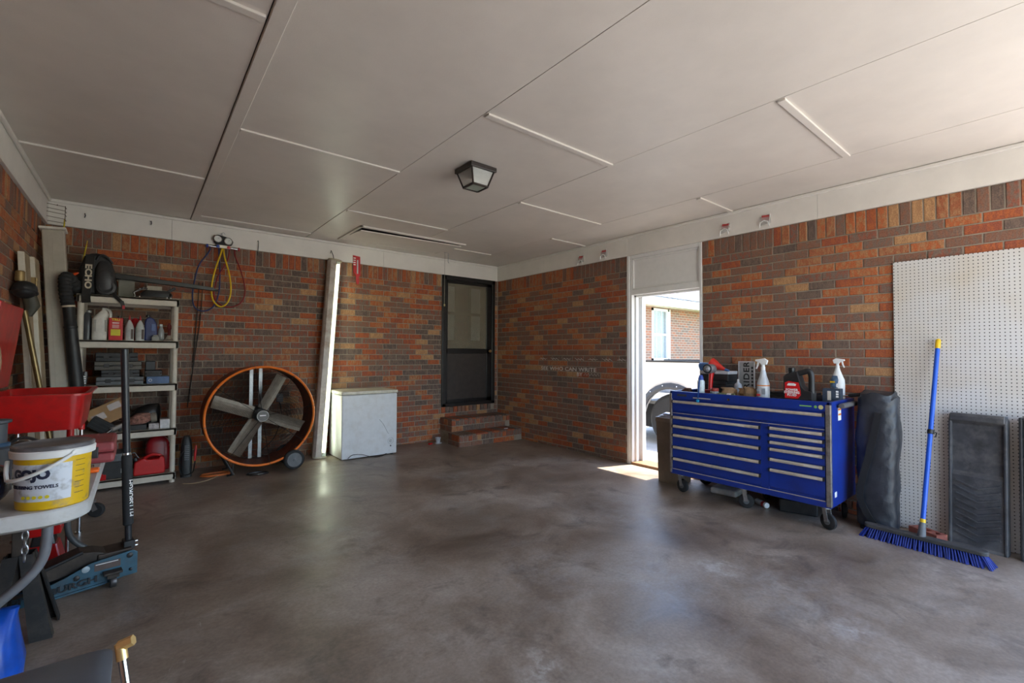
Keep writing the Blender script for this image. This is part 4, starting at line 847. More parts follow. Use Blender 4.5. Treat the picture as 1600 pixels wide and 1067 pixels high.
B().box(-.205, -.155, 5.763, 5.765, z2+.160, z2+.170).build('print', M('white print', (.8, .75, .72), .5), t)
for k in range(3): B().box(-.205, -.155, 5.763, 5.765, z2+.118+.012*k, z2+.122+.012*k).build('print_line', M('white print', (.8, .75, .72), .5), t)
GB = M('grey translucent bottle', (.42, .42, .40), .3, var=.25)
for x, lab in ((-.08, 'grey pointed bottle with red tip, nearest the red can'), (.0, 'grey pointed bottle with red tip, nearest the blue jug')):
    t = thing('gear_oil_bottle', lab, 'bottle', (x, 5.80, z2), group='grey gear oil bottles')
    B().loft([(x, 5.80, z2, .035, .032), (x, 5.80, z2+.12, .036, .034), (x, 5.80, z2+.165, .024, .028), (x, 5.80, z2+.20, .008, .012)], 18, 3).build('body', GB, t, smooth=True)
    B().stack((x, 5.80, z2+.198), (0, 0, 1), [(.011, 0), (.011, .012), (.005, .035), (.003, .05)], 10).build('tip', M('red tip', (.4, .02, .02), .4), t, smooth=True)
    B().box(x+.012, x+.03, 5.764, 5.767, z2+.015, z2+.11).build('side_label', M('dark label', (.09, .06, .05), .6), t)
one(B().stack((-.04, 5.90, z2), (0, 0, 1), [(.05, 0), (.052, .01), (.05, .17), (.03, .21), (.012, .225)], 18), 'red_bottle', M('red plastic', (.42, .01, .015), .35), 'round red bottle behind the two grey bottles', 'bottle', smooth=True)
t = thing('coolant_jug', 'dark blue jug with moulded grip on second tier', 'jug', (.085, 5.85, z2))
BLJ = M('navy plastic', (.02, .03, .12), .3)
B().prism([(.035, z2), (.135, z2), (.135, z2+.13), (.128, z2+.18), (.105, z2+.225), (.07, z2+.24), (.045, z2+.225), (.035, z2+.19)], 'y', 5.82, 5.88).build('body', BLJ, t, bevel=.012, seg=3, smooth=True)
B().box(.088, .118, 5.816, 5.821, z2+.10, z2+.17).build('painted_grip', M('blue sheen', (.06, .10, .24), .3), t, bevel=.003)  # flat patch, the moulded grip's sheen painted in as lighter blue
B().stack((.06, 5.85, z2+.235), (0, 0, 1), [(.018, 0), (.018, .022), (.014, .025)], 14).build('cap', BLACK, t, smooth=True)
bottle('sealant_bottle', 'small clear bottle with grey label near shelf post', 'bottle', .165, 5.85, [(.024, 0), (.027, .006), (.027, .10), (.016, .135), (.012, .15)], M('clear grey bottle', (.30, .30, .29), .2), ([(.013, 0), (.013, .02), (.01, .022)], .15, WHITEP))
t = thing('oiler', 'cream funnel base bottle with red top at shelf end', 'bottle', (.232, 5.85, z2))
B().stack((.232, 5.85, z2), (0, 0, 1), [(.034, 0), (.036, .008), (.030, .025), (.018, .05), (.015, .06)], 16).build('body', M('cream base', (.52, .46, .38), .5), t, smooth=True)
B().stack((.232, 5.85, z2+.06), (0, 0, 1), [(.013, 0), (.013, .06), (.02, .07), (.018, .10), (.006, .125)], 14).build('cap', M('dull red top', (.20, .03, .025), .5), t, smooth=True)
one(B().box(.09, .15, 5.745, 5.79, z2, z2+.045).box(.10, .14, 5.75, 5.785, z2+.04, z2+.06), 'small_fitting', M('grey zinc', (.2, .19, .17), .5, .5), 'small grey metal fitting in front of the blue jug', 'fitting', bevel=.004)
one(B().box(.185, .275, 5.745, 5.80, z2, z2+.02), 'flat_tin', M('dark tin', (.12, .09, .07), .5, .4), 'flat dark tin at right front of second tier', 'tin', bevel=.004)
t = thing('dark_bottle', 'smoky black bottle at left end of second tier', 'bottle', (-.385, 5.85, z2))
B().loft([(-.385, 5.85, z2, .036, .04), (-.385, 5.85, z2+.15, .04, .045), (-.385, 5.85, z2+.22, .03, .03), (-.385, 5.85, z2+.26, .016, .016)], 16, 3).build('body', M('smoke plastic', (.06, .06, .065), .3), t, smooth=True)
B().stack((-.375, 5.85, z2+.258), (0, 0, 1), [(.018, 0), (.018, .02), (.012, .022)], 12).build('cap', M('grey cap', (.3, .29, .28), .4), t, smooth=True)
# third tier: tool cases
z3 = SZ[2]
DGR, MGR = M('dark case plastic', (.03, .031, .033), .5), M('grey case plastic', (.10, .105, .11), .5)
def case(lab, x0, x1, y0, y1, za, zb, m, grp='tool cases on the third tier', nl=2):
    t = thing('tool_case', lab, 'case', ((x0+x1)/2, (y0+y1)/2, za), group=grp)
    zm = (za+zb)/2
    B().box(x0, x1, y0, y1, za, zm-.001).build('case_base', m, t, bevel=.006)
    B().box(x0, x1, y0, y1, zm+.001, zb).build('lid', m, t, bevel=.006)
    for k in range(nl):
        xc = x0+(x1-x0)*(.25+.5*k/(max(nl-1, 1))); B().box(xc-.02, xc+.02, y0-.006, y0, zm-.018, zm+.018).build('latch', BLACKP, t, bevel=.002)
    B().box((x0+x1)/2-.04, (x0+x1)/2+.04, y0-.012, y0, zm-.006, zm+.010).build('handle', BLACKP, t, bevel=.003)
    return t
case('grey ribbed tool case, lowest of the left stack', -.31, .035, 5.74, 5.98, z3, z3+.075, MGR)
case('dark tool case, second in the left stack', -.275, .005, 5.755, 5.98, z3+.075, z3+.14, DGR)
case('olive brown tool case, third in the left stack', -.325, .02, 5.77, 6.0, z3+.14, z3+.22, M('olive case', (.085, .075, .06), .55))
case('black tool case, topmost in the left stack', -.32, -.01, 5.79, 6.0, z3+.22, z3+.305, BLACKP)
case('small dark case lying on the blue carton', .045, .18, 5.77, 5.95, z3+.07, z3+.13, DGR)
case('boxy dark case at back beside the left stack', .05, .13, 5.96, 6.1, z3, z3+.22, DGR, nl=1)
t = thing('parts_carton', 'flat blue printed carton at right end of third tier', 'carton', (.15, 5.85, z3))
B().box(.06, .238, 5.755, 5.95, z3, z3+.07).build('carton', M('blue carton', (.06, .11, .22), .5, var=.35, scale=12), t, bevel=.002)
B().ring((.088, 5.754, z3+.035), (0, 1, 0), .012, .002, 18, 5).build('print', M('white print', (.8, .75, .72), .5), t)
t = thing('glove_pair', 'black and white work glove hanging at left of the cases', 'glove', (-.40, 5.735, z3))
B().loft([(-.40, 5.735, z3, .025, .012), (-.395, 5.735, z3+.05, .03, .015), (-.39, 5.735, z3+.10, .026, .014), (-.385, 5.735, z3+.13, .02, .012)], 12).build('palm', BLACK, t, smooth=True)
for k in range(4): B().box(-.395, -.375, 5.715, 5.722, z3+.02+.02*k, z3+.032+.02*k).build('knuckle_print', WHITEP, t, bevel=.003)
# fourth tier
z4 = SZ[1]
t = thing('cardboard_box', 'brown taped cardboard box tipped on the fourth tier', 'box', (-.16, 5.90, z4), (-.15, -.45, .25))
CB = M('cardboard', (.30, .165, .07), .8, var=.12, scale=8)
B().box(-.15, .14, -.12, .14, .09, .27).build('box_body', CB, t, bevel=.003)
B().box(-.12, -.02, -.1215, -.12, .15, .21).build('tape', M('brown tape', (.22, .11, .045), .3), t); B().box(.02, .12, -.1215, -.12, .19, .25).build('tape', M('brown tape', (.22, .11, .045), .3), t)
B().box(-.15, .14, -.2, -.12, .268, .272).build('flap', CB, t)
t = thing('folder_case', 'black flat plastic case leaning off the fourth tier', 'case', (-.30, 5.76, z4), (0, .62, -.1))
B().box(-.10, .08, -.02, .02, .02, .13).build('case_body', BLACKP, t, bevel=.005)
for k in range(3): B().box(-.08, .06, -.023, -.02, .04+.03*k, .047+.03*k).build('ridge', DGR, t)
t = thing('mitt', 'reddish patterned oven mitt with pale cuff on fourth tier', 'mitt', (.04, 5.82, z4+.05))
B().loft([(.0, 5.82, z4+.055, .06, .05), (.02, 5.82, z4+.08, .085, .06), (.03, 5.82, z4+.12, .085, .055), (.04, 5.82, z4+.155, .05, .03)], 18).build('mitt_body', M('red patterned cloth', (.26, .12, .09), .9, var=.7, scale=45), t, smooth=True)
B().stack((.10, 5.82, z4+.105), (1, 0, .1), [(.045, 0), (.05, .01), (.045, .045), (.03, .05)], 16).build('cuff', M('tan cuff', (.22, .18, .14), .9), t, smooth=True)
one(B().loft([(.05, 5.99, z4, .12, .09), (.06, 5.99, z4+.12, .13, .10), (.09, 5.99, z4+.20, .09, .08), (.12, 5.99, z4+.225, .05, .05)], 18), 'black_bag', BLACK, 'black cloth bag slumped behind the patterned mitt', 'bag', smooth=True)
one(B().box(-.10, .07, 5.76, 5.84, z4, z4+.05), 'black_tray', BLACK, 'low black tray under the patterned mitt', 'tray', bevel=.004)
for x0_, x1_, zh, m_2, lab in ((.085, .165, .055, M('photo carton', (.38, .33, .32), .5, var=.6, scale=30), 'small picture printed carton beside the white one'), (.172, .25, .09, M('white carton', (.55, .53, .52), .5, var=.15, scale=40), 'small white carton at right end of fourth tier')):
    one(B().box(x0_, x1_, 5.745, 5.83, z4, z4+zh), 'small_carton', m_2, lab, 'carton', 'small cartons on the fourth tier', bevel=.002)
t = thing('caulk_gun', 'silver caulk gun poking out over the fourth tier edge', 'caulk gun', (-.17, 5.76, z4))
B().cyl((-.10, 5.80, z4+.06), (-.19, 5.72, z4+.03), .022, n=12).build('barrel', M('pale barrel', (.45, .40, .36), .4, .4), t, smooth=True)
B().cyl((-.19, 5.72, z4+.03), (-.27, 5.64, z4-.045), .012, .009, n=10).build('rod', CHROME, t, smooth=True)
B().loft([(-.13, 5.78, z4+.0, .012, .01), (-.12, 5.78, z4+.05, .014, .012)], 10).build('handle', BLACKP, t)
# bottom tier: petrol cans and dark crates
z5 = SZ[0]
GAS = M('red poly', (.50, .012, .012), .38, var=.1)
t = thing('petrol_can', 'low bright red fuel can at front of bottom tier', 'fuel can', (.09, 5.78, z5))
B().prism([(-.02, z5), (.215, z5), (.222, z5+.03), (.215, z5+.15), (.18, z5+.175), (.165, z5+.145), (.075, z5+.145), (.06, z5+.165), (.03, z5+.155), (-.018, z5+.13), (-.025, z5+.03)], 'y', 5.74, 5.86).build('can_body', GAS, t, bevel=.014, seg=3, smooth=True)
B().tube(arc((.06, 5.80, z5+.155), (.12, 5.80, z5+.205), (.185, 5.80, z5+.165), 6), .014, 8).build('handle', GAS, t, smooth=True)
B().stack((-.005, 5.80, z5+.135), (-.3, 0, 1), [(.02, 0), (.02, .03), (.016, .035)], 14).build('cap', BLACK, t, smooth=True)
t = thing('petrol_can', 'tall dark red fuel can behind the low can', 'fuel can', (.165, 5.96, z5))
B().loft([(.165, 5.97, z5, .095, .07), (.165, 5.97, z5+.02, .10, .075), (.165, 5.97, z5+.22, .10, .075), (.165, 5.97, z5+.235, .094, .07), (.165, 5.97, z5+.26, .098, .073), (.165, 5.97, z5+.31, .075, .06), (.165, 5.97, z5+.335, .04, .045)], 22, 4).build('can_body', M('dark red poly', (.26, .006, .01), .35), t, smooth=True)
B().tube(arc((.10, 5.97, z5+.30), (.16, 5.97, z5+.40), (.22, 5.97, z5+.30), 6), .014, 8).build('handle', MATS['dark red poly'], t, smooth=True)
t = thing('storage_crate', 'black crate with grey top at left of bottom tier', 'crate', (-.25, 5.9, z5))
B().box(-.40, -.07, 5.75, 6.05, z5, z5+.16).build('crate_body', BLACKP, t, bevel=.008)
for k in range(4): B().box(-.39+.08*k, -.32+.08*k, 5.745, 5.75, z5+.165, z5+.22).build('rib', GREY, t, bevel=.004)
B().box(-.40, -.07, 5.75, 6.05, z5+.16, z5+.23).build('lid', GREY, t, bevel=.006)
B().box(-.115, -.09, 5.742, 5.75, z5+.05, z5+.09).build('latch', M('pale latch', (.4, .39, .36), .5), t)
one(B().tube(spline([(-.06, 5.80, z5+.20), (-.02, 5.79, z5+.22), (.0, 5.80, z5+.19), (.015, 5.80, z5+.16)], 5), .005, 6), 'filler_hose', M('grey rubber', (.2, .2, .2), .5), 'thin grey filler hose beside the red fuel cans', 'hose', smooth=True)
one(B().box(-.36, -.22, 5.735, 5.75, z5, z5+.05).box(-.34, -.24, 5.735, 5.745, z5+.04, z5+.06), 'red_latch_box', RED, 'small red tool tray front of the bottom tier crate', 'tray', bevel=.003)
# ------------------------------------------------------------------ leaning timbers, post and trimmer in the left corner
WOODW = M('painted board', (.58, .53, .44), .6, var=.06, dirt=(.36, .26, .15), damt=.5)
for (y, xt, zt_, lab) in ((4.89, -.712, 2.10, 'white painted board leaning on left wall, nearer one'), (5.12, -.688, 2.10, 'white painted board with brass hinge leaning on left wall')):
    t = thing('leaning_board', lab, 'board', (xt+.12, y, zf(-.6)), group='boards leaning on the left wall')
    zb_ = zf(-.6)
    q = B().add([(x+s, yy, z) for x, z in ((xt+.125, zb_), (xt, zt_)) for s in (0, .036) for yy in (y, y+.20)], [(0, 1, 5, 4), (2, 6, 7, 3), (0, 4, 6, 2), (1, 3, 7, 5), (0, 2, 3, 1), (4, 5, 7, 6)])
    q.build('plank', WOODW, t, bevel=.003)
    B().add([(x+s, yy, z) for x, z in ((xt+.125, zb_+.02), (xt, zt_-.004)) for s in (.034, .039) for yy in (y+.012, y+.198)], [(0, 1, 5, 4), (2, 6, 7, 3), (0, 4, 6, 2), (1, 3, 7, 5), (0, 2, 3, 1), (4, 5, 7, 6)]).build('bare_face', M('bare tan wood', (.32, .24, .15), .7, var=.2), t)
    if y > 5: 
        B().box(xt+.02, xt+.05, y-.006, y, 1.83, 1.94).build('hinge_leaf', M('old brass', (.28, .19, .08), .5, .6), t)
        for k in range(3): B().cyl((xt+.052, y-.008, 1.83+.038*k), (xt+.052, y-.008, 1.86+.038*k), .007, n=8).build('hinge_knuckle', MATS['old brass'], t)
t = thing('metal_post', 'tall grey white box gutter post leaning in the left corner', 'post', (-.45, 5.62, zf(-.5)))
POST = M('weathered aluminium', (.46, .42, .35), .5, .1, var=.06, dirt=(.32, .25, .17), damt=.25)
p0, p1 = Vector((-.455, 5.62, zf(-.4))), Vector((-.630, 5.87, 2.46))
B().beam(p0, p1, .15, .11, (0, 1, 0)).build('post_body', POST, t, bevel=.01)
ax_ = (p1-p0).normalized(); u_ = Vector((0, 1, 0)).cross(ax_).normalized(); v_ = ax_.cross(u_)
for k in (-.035, -.005): B().beam(p0-v_*.056+u_*k, p1-v_*.056+u_*k, .006, .004, (0, 1, 0)).build('groove_rib', POST, t)
B().beam(p1, p1+ax_*.022, .18, .15, (0, 1, 0)).build('top_lip', M('pale lip', (.72, .68, .60), .5), t, bevel=.006)
t = thing('string_trimmer', 'brass coloured pole tool with round black motor head', 'trimmer', (-.50, 4.86, zf(-.5)))
B().cyl((-.40, 4.82, zf(-.4)), (-.655, 4.82, 1.66), .017, n=12).build('shaft', M('bronze tube', (.20, .14, .06), .35, .7), t, smooth=True)
B().ball((-.655, 4.80, 1.81), .07, .07, .065).build('motor_housing', BLACKP, t, smooth=True)
B().ring((-.655, 4.80, 1.79), (0, .3, 1), .062, .012, 28, 8).build('guard_ring', BLACKP, t, smooth=True)
B().loft([(-.64, 4.85, 1.62, .022, .025), (-.62, 4.85, 1.70, .045, .04), (-.64, 4.84, 1.79, .04, .04)], 12).build('gear_case', M('olive black', (.05, .045, .03), .6), t, smooth=True)
B().stack((-.68, 4.80, 1.87), (0, 0, 1), [(.025, 0), (.028, .01), (.026, .07), (.02, .075)], 14).build('brass_cap', M('old brass', (.28, .19, .08), .5, .6), t, smooth=True)
YC = M('yellow cord', (.62, .46, .02), .6)
one(B().tube(spline([(-.588, 6.163, 2.64), (-.59, 6.15, 2.5), (-.575, 6.12, 2.38), (-.56, 6.08, 2.2), (-.525, 6.05, 1.95), (-.52, 6.05, 1.75)], 6), .006, 6), 'yellow_rope', YC, 'yellow rope hanging beside the leaning metal post', 'rope', smooth=True)
one(B().cyl((-.50, 6.12, 1.895), (-.43, 6.20, 2.42), .006, n=8).cyl((-.43, 6.20, 2.42), (-.425, 6.21, 2.47), .003, n=6), 'yellow_rod', YC, 'thin yellow fibreglass rod leaning left of the blower', 'rod', smooth=True)
# ------------------------------------------------------------------ big drum fan
t = thing('drum_fan', 'large orange rimmed drum fan with four blades on wheels', 'fan', (1.06, 5.82, zf(1.06)))
FC, FR = Vector((1.062, 5.65, .668)), .535
ORG_ = M('orange enamel', (.85, .19, .02), .35, var=.12, dirt=(.3, .05, .01)); DRUM = M('rust orange drum', (.22, .05, .015), .6, var=.3, dirt=(.05, .03, .02), damt=.7)
n = 64; circ = lambda r, y: [Vector((FC.x+r*math.cos(k*2*PI/n), y, FC.z+r*math.sin(k*2*PI/n))) for k in range(n)]
B().rings([circ(FR-.012, 5.66), circ(FR-.004, 5.66), circ(FR-.004, 6.03), circ(FR-.012, 6.03)], closed=True, caps=False).build('drum', DRUM, t, smooth=True)
B().ring(FC, (0, 1, 0), FR, .013, 72, 8).build('front_rim', ORG_, t, smooth=True)
B().ring(FC+Vector((0, .38, 0)), (0, 1, 0), FR-.004, .010, 72, 6).build('rear_rim', DRUM, t, smooth=True)
gw = B()
for k in range(60): gw.ring(FC+Vector((0, -.012+.00015*k, 0)), (0, 1, 0), .06+k*.0079, .0012, 56, 3)
gw.build('guard_wires', BLACK, t, kind='stuff')
for k in range(8):
    a = k*PI/4+.15; B().cyl(FC+Vector((.055*math.cos(a), -.012, .055*math.sin(a))), FC+Vector((FR*math.cos(a), -.006, FR*math.sin(a))), .003, n=6).build('spoke', BLACK, t)
    q = FC+Vector((FR*math.cos(a), -.014, FR*math.sin(a))); B().ball(q, .006).build('rivet', CHROME, t, smooth=True)
rg = B()
for k in range(44): rg.ring(FC+Vector((0, .375, 0)), (0, 1, 0), .06+k*.0107, .0022, 48, 3)
rg.build('rear_guard', BLACK, t, kind='stuff')
bd = B().stack(FC+Vector((0, -.014, 0)), (0, -1, 0), [(.06, 0), (.062, .006), (.055, .010), (.05, .006)], 28).build('badge', M('grey badge', (.14, .13, .12), .5), t, smooth=True)
B().ring(FC+Vector((0, -.022, 0)), (0, 1, 0), .056, .003, 32, 6).build('badge_ring', M('pale ring', (.6, .58, .54), .4), bd, smooth=True)
B().box(FC.x-.03, FC.x+.03, FC.y-.0245, FC.y-.023, FC.z, FC.z+.012).build('print', M('white print', (.8, .75, .72), .5), bd)
BLADE = M('dusty aluminium blade', (.40, .34, .27), .5, .35, var=.2)
for a in (63, 159, 239, 339):
    r_ = math.radians(a); dx, dz = math.cos(r_), math.sin(r_); e = Vector((dx, 0, dz)); s_ = Vector((-dz, 0, dx)); P0 = FC+Vector((0, .14, 0)); bl = B()
    sec = []
    for f in (.07, .48):
        sec.append([P0+e*f+s_*w_+Vector((0, -w_*.55+.022*math.cos(w_*22), 0))+Vector((0, th, 0)) for th, ws in ((0, (-.065, -.03, 0, .03, .065)), (.004, (.065, .03, 0, -.03, -.065))) for w_ in ws])
    bl.rings(sec).build('blade', BLADE, t)
B().cyl(FC+Vector((0, .10, 0)), FC+Vector((0, .36, 0)), .07, n=24).build('motor', BLACKP, t, smooth=True)
for dx in (-.075, .02): B().box(FC.x+dx, FC.x+dx+.035, 5.99, 6.01, FC.z-FR+.02, FC.z+FR-.02).build('strut', STEEL, t)
B().box(FC.x+.22, FC.x+.29, 6.03, 6.07, FC.z+.1, FC.z+.2).build('switch_box', GREY, t, bevel=.004)
B().tube(spline([(FC.x+.25, 6.03, FC.z+.1), (FC.x+.27, 6.02, FC.z-.05), (FC.x+.2, 6.01, FC.z-.3), (FC.x+.05, 6.0, FC.z-.45)], 5), .005, 6).build('power_lead', BLACK, t, smooth=True)
WH = (1.385, 5.62, zf(1.385)+.108)
wl = B().stack((WH[0], 5.60, WH[2]), (0, 1, 0), [(.05, 0), (.095, .0), (.108, .012), (.108, .05), (.095, .062), (.05, .062)], 30).build('wheel', RUBBER, t, smooth=True)
B().stack((WH[0], 5.598, WH[2]), (0, -1, 0), [(.08, 0), (.078, .006), (.03, .002), (.012, .006), (.01, .012)], 24).build('hub_cap', GREY, wl, smooth=True)
wl2 = B().stack((WH[0], 5.99, WH[2]), (0, 1, 0), [(.05, 0), (.095, .0), (.108, .012), (.108, .05), (.095, .062), (.05, .062)], 30).build('wheel', RUBBER, t, smooth=True)
B().cyl((WH[0], 5.60, WH[2]), (WH[0], 6.05, WH[2]), .011).build('axle', STEEL, t)
for y in (5.67, 6.02):
    B().tube([(FC.x-.38, y, .31), (.80, y, zf(.8)+.01), (.74, y, zf(.74)+.012)], .013, 8).build('foot', BLACKP, t, smooth=True)
    B().tube([(FC.x-.26, y, .20), (.78, y, zf(.8)+.01)], .010, 8).build('foot_brace', BLACKP, t, smooth=True)
    B().beam((WH[0], y, WH[2]), (FC.x+.36, y, .29), .03, .02, (0, 1, 0)).build('wheel_bracket', BLACKP, t)
# ------------------------------------------------------------------ lit fluorescent strip light leaning on the wall
t = thing('fluorescent_light', 'tall lit fluorescent strip light leaning on back wall', 'strip light', (1.80, 6.02, zf(1.8)))
p0, p1 = Vector((1.795, 6.045, zf(1.8)+.012)), Vector((1.995, 6.185, 2.575)); ax_ = (p1-p0).normalized(); u_ = Vector((0, 1, 0)).cross(ax_).normalized(); v_ = ax_.cross(u_)
def Q(a, bq, l): return p0+ax_*l+u_*a+v_*bq          # a to the right, bq to the back
Ln = (p1-p0).length
def bar(poly): 
    q = B(); q.rings([[Q(a, bq, l) for a, bq in poly] for l in (0, Ln)]); return q
RUST = M('rusty white housing', (.46, .41, .36), .5, .1, var=.12, scale=10, dirt=(.26, .16, .10), damt=.7)
bar([(-.10, -.02), (-.075, -.06), (-.005, -.062), (.008, -.03), (.01, .03), (-.10, .03)]).build('housing', RUST, t, bevel=.003)
bar([(.01, -.03), (.014, -.034), (.062, -.012), (.066, .01), (.01, .03)]).build('reflector', M('white reflector', (.70, .76, .66), .3, var=.05), t)
tubeL = emit('lit fluorescent tube', (.93, 1.0, .80), 2.2)
B().cyl(Q(.026, -.048, .05), Q(.026, -.048, Ln-.05), .0125, n=14).build('tube', tubeL, t, smooth=True)
for l0, l1 in ((-.012, .006), (Ln-.006, Ln+.014)):
    q = B(); q.rings([[Q(-.012+.088*math.cos(k*2*PI/20), -.015+.06*math.sin(k*2*PI/20), l) for k in range(20)] for l in (l0, l1)]); q.build('end_cap', M('beige end cap', (.50, .44, .32), .5, dirt=(.25, .18, .1)), t)
for l in (.04, Ln-.05): B().stack(Q(.026, -.048, l), ax_, [(.016, 0), (.016, .02)], 12).build('lamp_holder', WHITEP, t)
B().tube([Q(-.02, 0, Ln+.01), Q(-.04, -.01, Ln+.07), Q(-.07, -.01, Ln+.13), Q(-.075, -.01, Ln+.09)], .005, 6).build('hanging_wire', BLACK, t, smooth=True)
# ------------------------------------------------------------------ chest freezer
t = thing('chest_freezer', 'small white chest freezer with rusty lid edge by back wall', 'freezer', (2.30, 5.94, zf(2.3)))
FRZ = M('white appliance enamel', (.66, .67, .68), .3, var=.04, dirt=(.42, .36, .28), damt=.25)
fz = zf(2.3); fx0, fx1, fy0, fy1 = 1.948, 2.672, 5.715, 6.20
B().box(fx0, fx1, fy0, fy1, fz+.012, fz+.80).build('cabinet', FRZ, t, bevel=.012, seg=3)
B().box(fx0-.006, fx1+.006, fy0-.012, fy1, fz+.806, fz+.848).build('lid', M('yellowed enamel', (.62, .58, .46), .35, dirt=(.35, .22, .1), damt=.4), t, bevel=.01, seg=3)
B().box(fx0+.01, fx1-.01, fy0+.01, fy1-.01, fz+.798, fz+.808).build('gasket', M('grey gasket', (.25, .24, .22), .7), t)
kn = B().stack((2.585, fy0, fz+.18), (0, -1, 0), [(.026, 0), (.026, .004), (.015, .006), (.014, .016), (.004, .018)], 18).build('thermostat_knob', M('pale grey knob', (.5, .5, .5), .4), t, smooth=True)
B().ring((2.585, fy0-.001, fz+.18), (0, 1, 0), .04, .0012, 28, 4).build('dial_print', GREY, kn)
B().cyl((2.585, fy0-.004, fz+.115), (2.585, fy0, fz+.115), .009, n=12).build('drain_plug', BLACK, t)
B().tube([(2.43, fy0-.001, fz+.47), (2.48, fy0-.001, fz+.41), (2.545, fy0-.001, fz+.29), (2.56, fy0-.001, fz+.275)], .0018, 4).build('scratch', GREY, t)
for x in (fx0+.05, fx1-.05):
    for y in (fy0+.05, fy1-.05): B().cyl((x, y, zf(x)), (x, y, fz+.014), .02, n=10).build('foot', BLACK, t)
one(B().tube(spline([(2.02, 5.70, zf(2)+.02), (2.08, 5.69, zf(2)+.06), (2.2, 5.695, zf(2.2)+.05), (2.32, 5.68, zf(2.3)+.01), (2.42, 5.66, zf(2.4)+.006), (2.52, 5.69, zf(2.5)+.03)], 6), .004, 6), 'freezer_wire', BLACK, 'thin dark wire trailing along the freezer base', 'wire', smooth=True)
t = thing('paint_cup', 'small white cup on the floor left of the steps', 'cup', (3.50, 6.07, zf(3.5)))
B().stack((3.50, 6.07, zf(3.5)), (0, 0, 1), [(.036, 0), (.036, .006), (.028, .008), (.03, .02), (.042, .085), (.038, .085), (.026, .02)], 18).build('cup_body', M('grey white enamel', (.5, .5, .52), .35), t, smooth=True)
B().stack((3.50, 6.07, zf(3.5)), (0, 0, 1), [(.055, 0), (.058, .006), (.05, .008)], 18).build('saucer', MATS['grey white enamel'], t, smooth=True)
one(B().obox((3.36, 6.05, zf(3.36)+.01), (.06, .03, .02), (0, 0, .4)), 'red_clip', RED, 'tiny red clip on floor beside the white cup', 'clip')
one(B().cyl((4.47, 5.70, .186), (4.53, 5.69, .186), .006, n=8), 'chalk_stick', WHITEP, 'short white stick lying on the lower brick step', 'chalk')
# ------------------------------------------------------------------ battery charger and cords by the fan
t = thing('battery_charger', 'upright black battery charger with red clamp by the shelf', 'charger', (.405, 5.95, zf(.4)))
B().loft([(.405, 5.95, zf(.4), .05, .07), (.405, 5.95, zf(.4)+.30, .05, .07), (.405, 5.95, zf(.4)+.38, .042, .06), (.405, 5.95, zf(.4)+.42, .025, .04)], 18, 4).build('charger_body', BLACKP, t, smooth=True)
for k in range(8): B().box(.385, .425, 5.874, 5.88, zf(.4)+.18+.02*k, zf(.4)+.19+.02*k).build('vent_fin', GREY, t)
B().loft([(.475, 5.90, zf(.4)+.16, .01, .012), (.48, 5.90, zf(.4)+.24, .014, .016), (.485, 5.90, zf(.4)+.32, .009, .01)], 10).build('red_clamp', RED, t, smooth=True)
B().tube(spline([(.45, 5.90, zf(.4)+.3), (.36, 5.87, zf(.4)+.25), (.345, 5.87, zf(.4)+.1), (.38, 5.86, zf(.4)+.03), (.46, 5.88, zf(.4)+.05), (.48, 5.90, zf(.4)+.18)], 7), .006, 6).build('lead', BLACK, t, smooth=True)
def coil(nm, lab, cx, cy, r, k, m, rad, zz0):
    pts = []
    for i in range(k*14): a = i*2*PI/14; pts.append((cx+r*math.cos(a)*(1+.12*math.sin(i*.7)), cy+.6*r*math.sin(a)*(1+.1*math.cos(i*.9)), zz0+rad+.004*(i/14)))
    one(B().tube(pts, rad, 6), nm, m, lab, 'cord', 'cords on the floor by the fan', smooth=True)
coil('extension_cord', 'orange extension cord coiled on floor left of fan', .66, 5.80, .13, 4, M('orange cord', (.55, .14, .03), .5), .005, zf(.66))
coil('extension_cord', 'black power cord coiled on floor beneath the fan', 1.02, 5.60, .10, 2, BLACK, .006, zf(1.0))
one(B().tube(spline([(.36, 5.60, zf(.4)+.005), (.45, 5.55, zf(.4)+.005), (.56, 5.60, zf(.5)+.005), (.66, 5.72, zf(.6)+.006), (.70, 5.84, zf(.7)+.006)], 6), .004, 6), 'extension_cord', M('tan cord', (.42, .30, .18), .5), 'loose tan cord end lying before the orange coil', 'cord', 'cords on the floor by the fan', smooth=True)
# ------------------------------------------------------------------ red parts washer with open lid
WX0, WX1, WY0, WY1, WZ0, WZ1 = -.70, -.262, 3.97, 4.74, .875, 1.10
t = thing('parts_washer', 'red steel parts washer tub with raised lid by left wall', 'parts washer', (-.48, 4.35, zf(-.5)))
def rr_(x0, x1, y0, y1, r, z, n=6):
    out = []
    for cxx, cyy, a0 in ((x1-r, y1-r, 0), (x0+r, y1-r, PI/2), (x0+r, y0+r, PI), (x1-r, y0+r, 1.5*PI)):
        out += [Vector((cxx+r*math.cos(a0+PI/2*k/n), cyy+r*math.sin(a0+PI/2*k/n), z)) for k in range(n+1)]
    return out
B().rings([rr_(WX0+.02, WX1-.02, WY0+.02, WY1-.14, .06, WZ0), rr_(WX0, WX1, WY0, WY1-.01, .07, WZ1-.012), rr_(WX0-.012, WX1+.022, WY0-.022, WY1+.02, .08, WZ1-.012), rr_(WX0-.012, WX1+.022, WY0-.022, WY1+.02, .08, WZ1), rr_(WX0+.004, WX1-.004, WY0+.004, WY1-.014, .07, WZ1), rr_(WX0+.024, WX1-.024, WY0+.024, WY1-.14, .06, WZ0+.02)]).build('tub', RED, t, smooth=True)
B().box(WX0+.05, WX1-.06, WY0+.1, WY1-.16, WZ0+.14, WZ0+.15).build('work_shelf', BLACK, t)
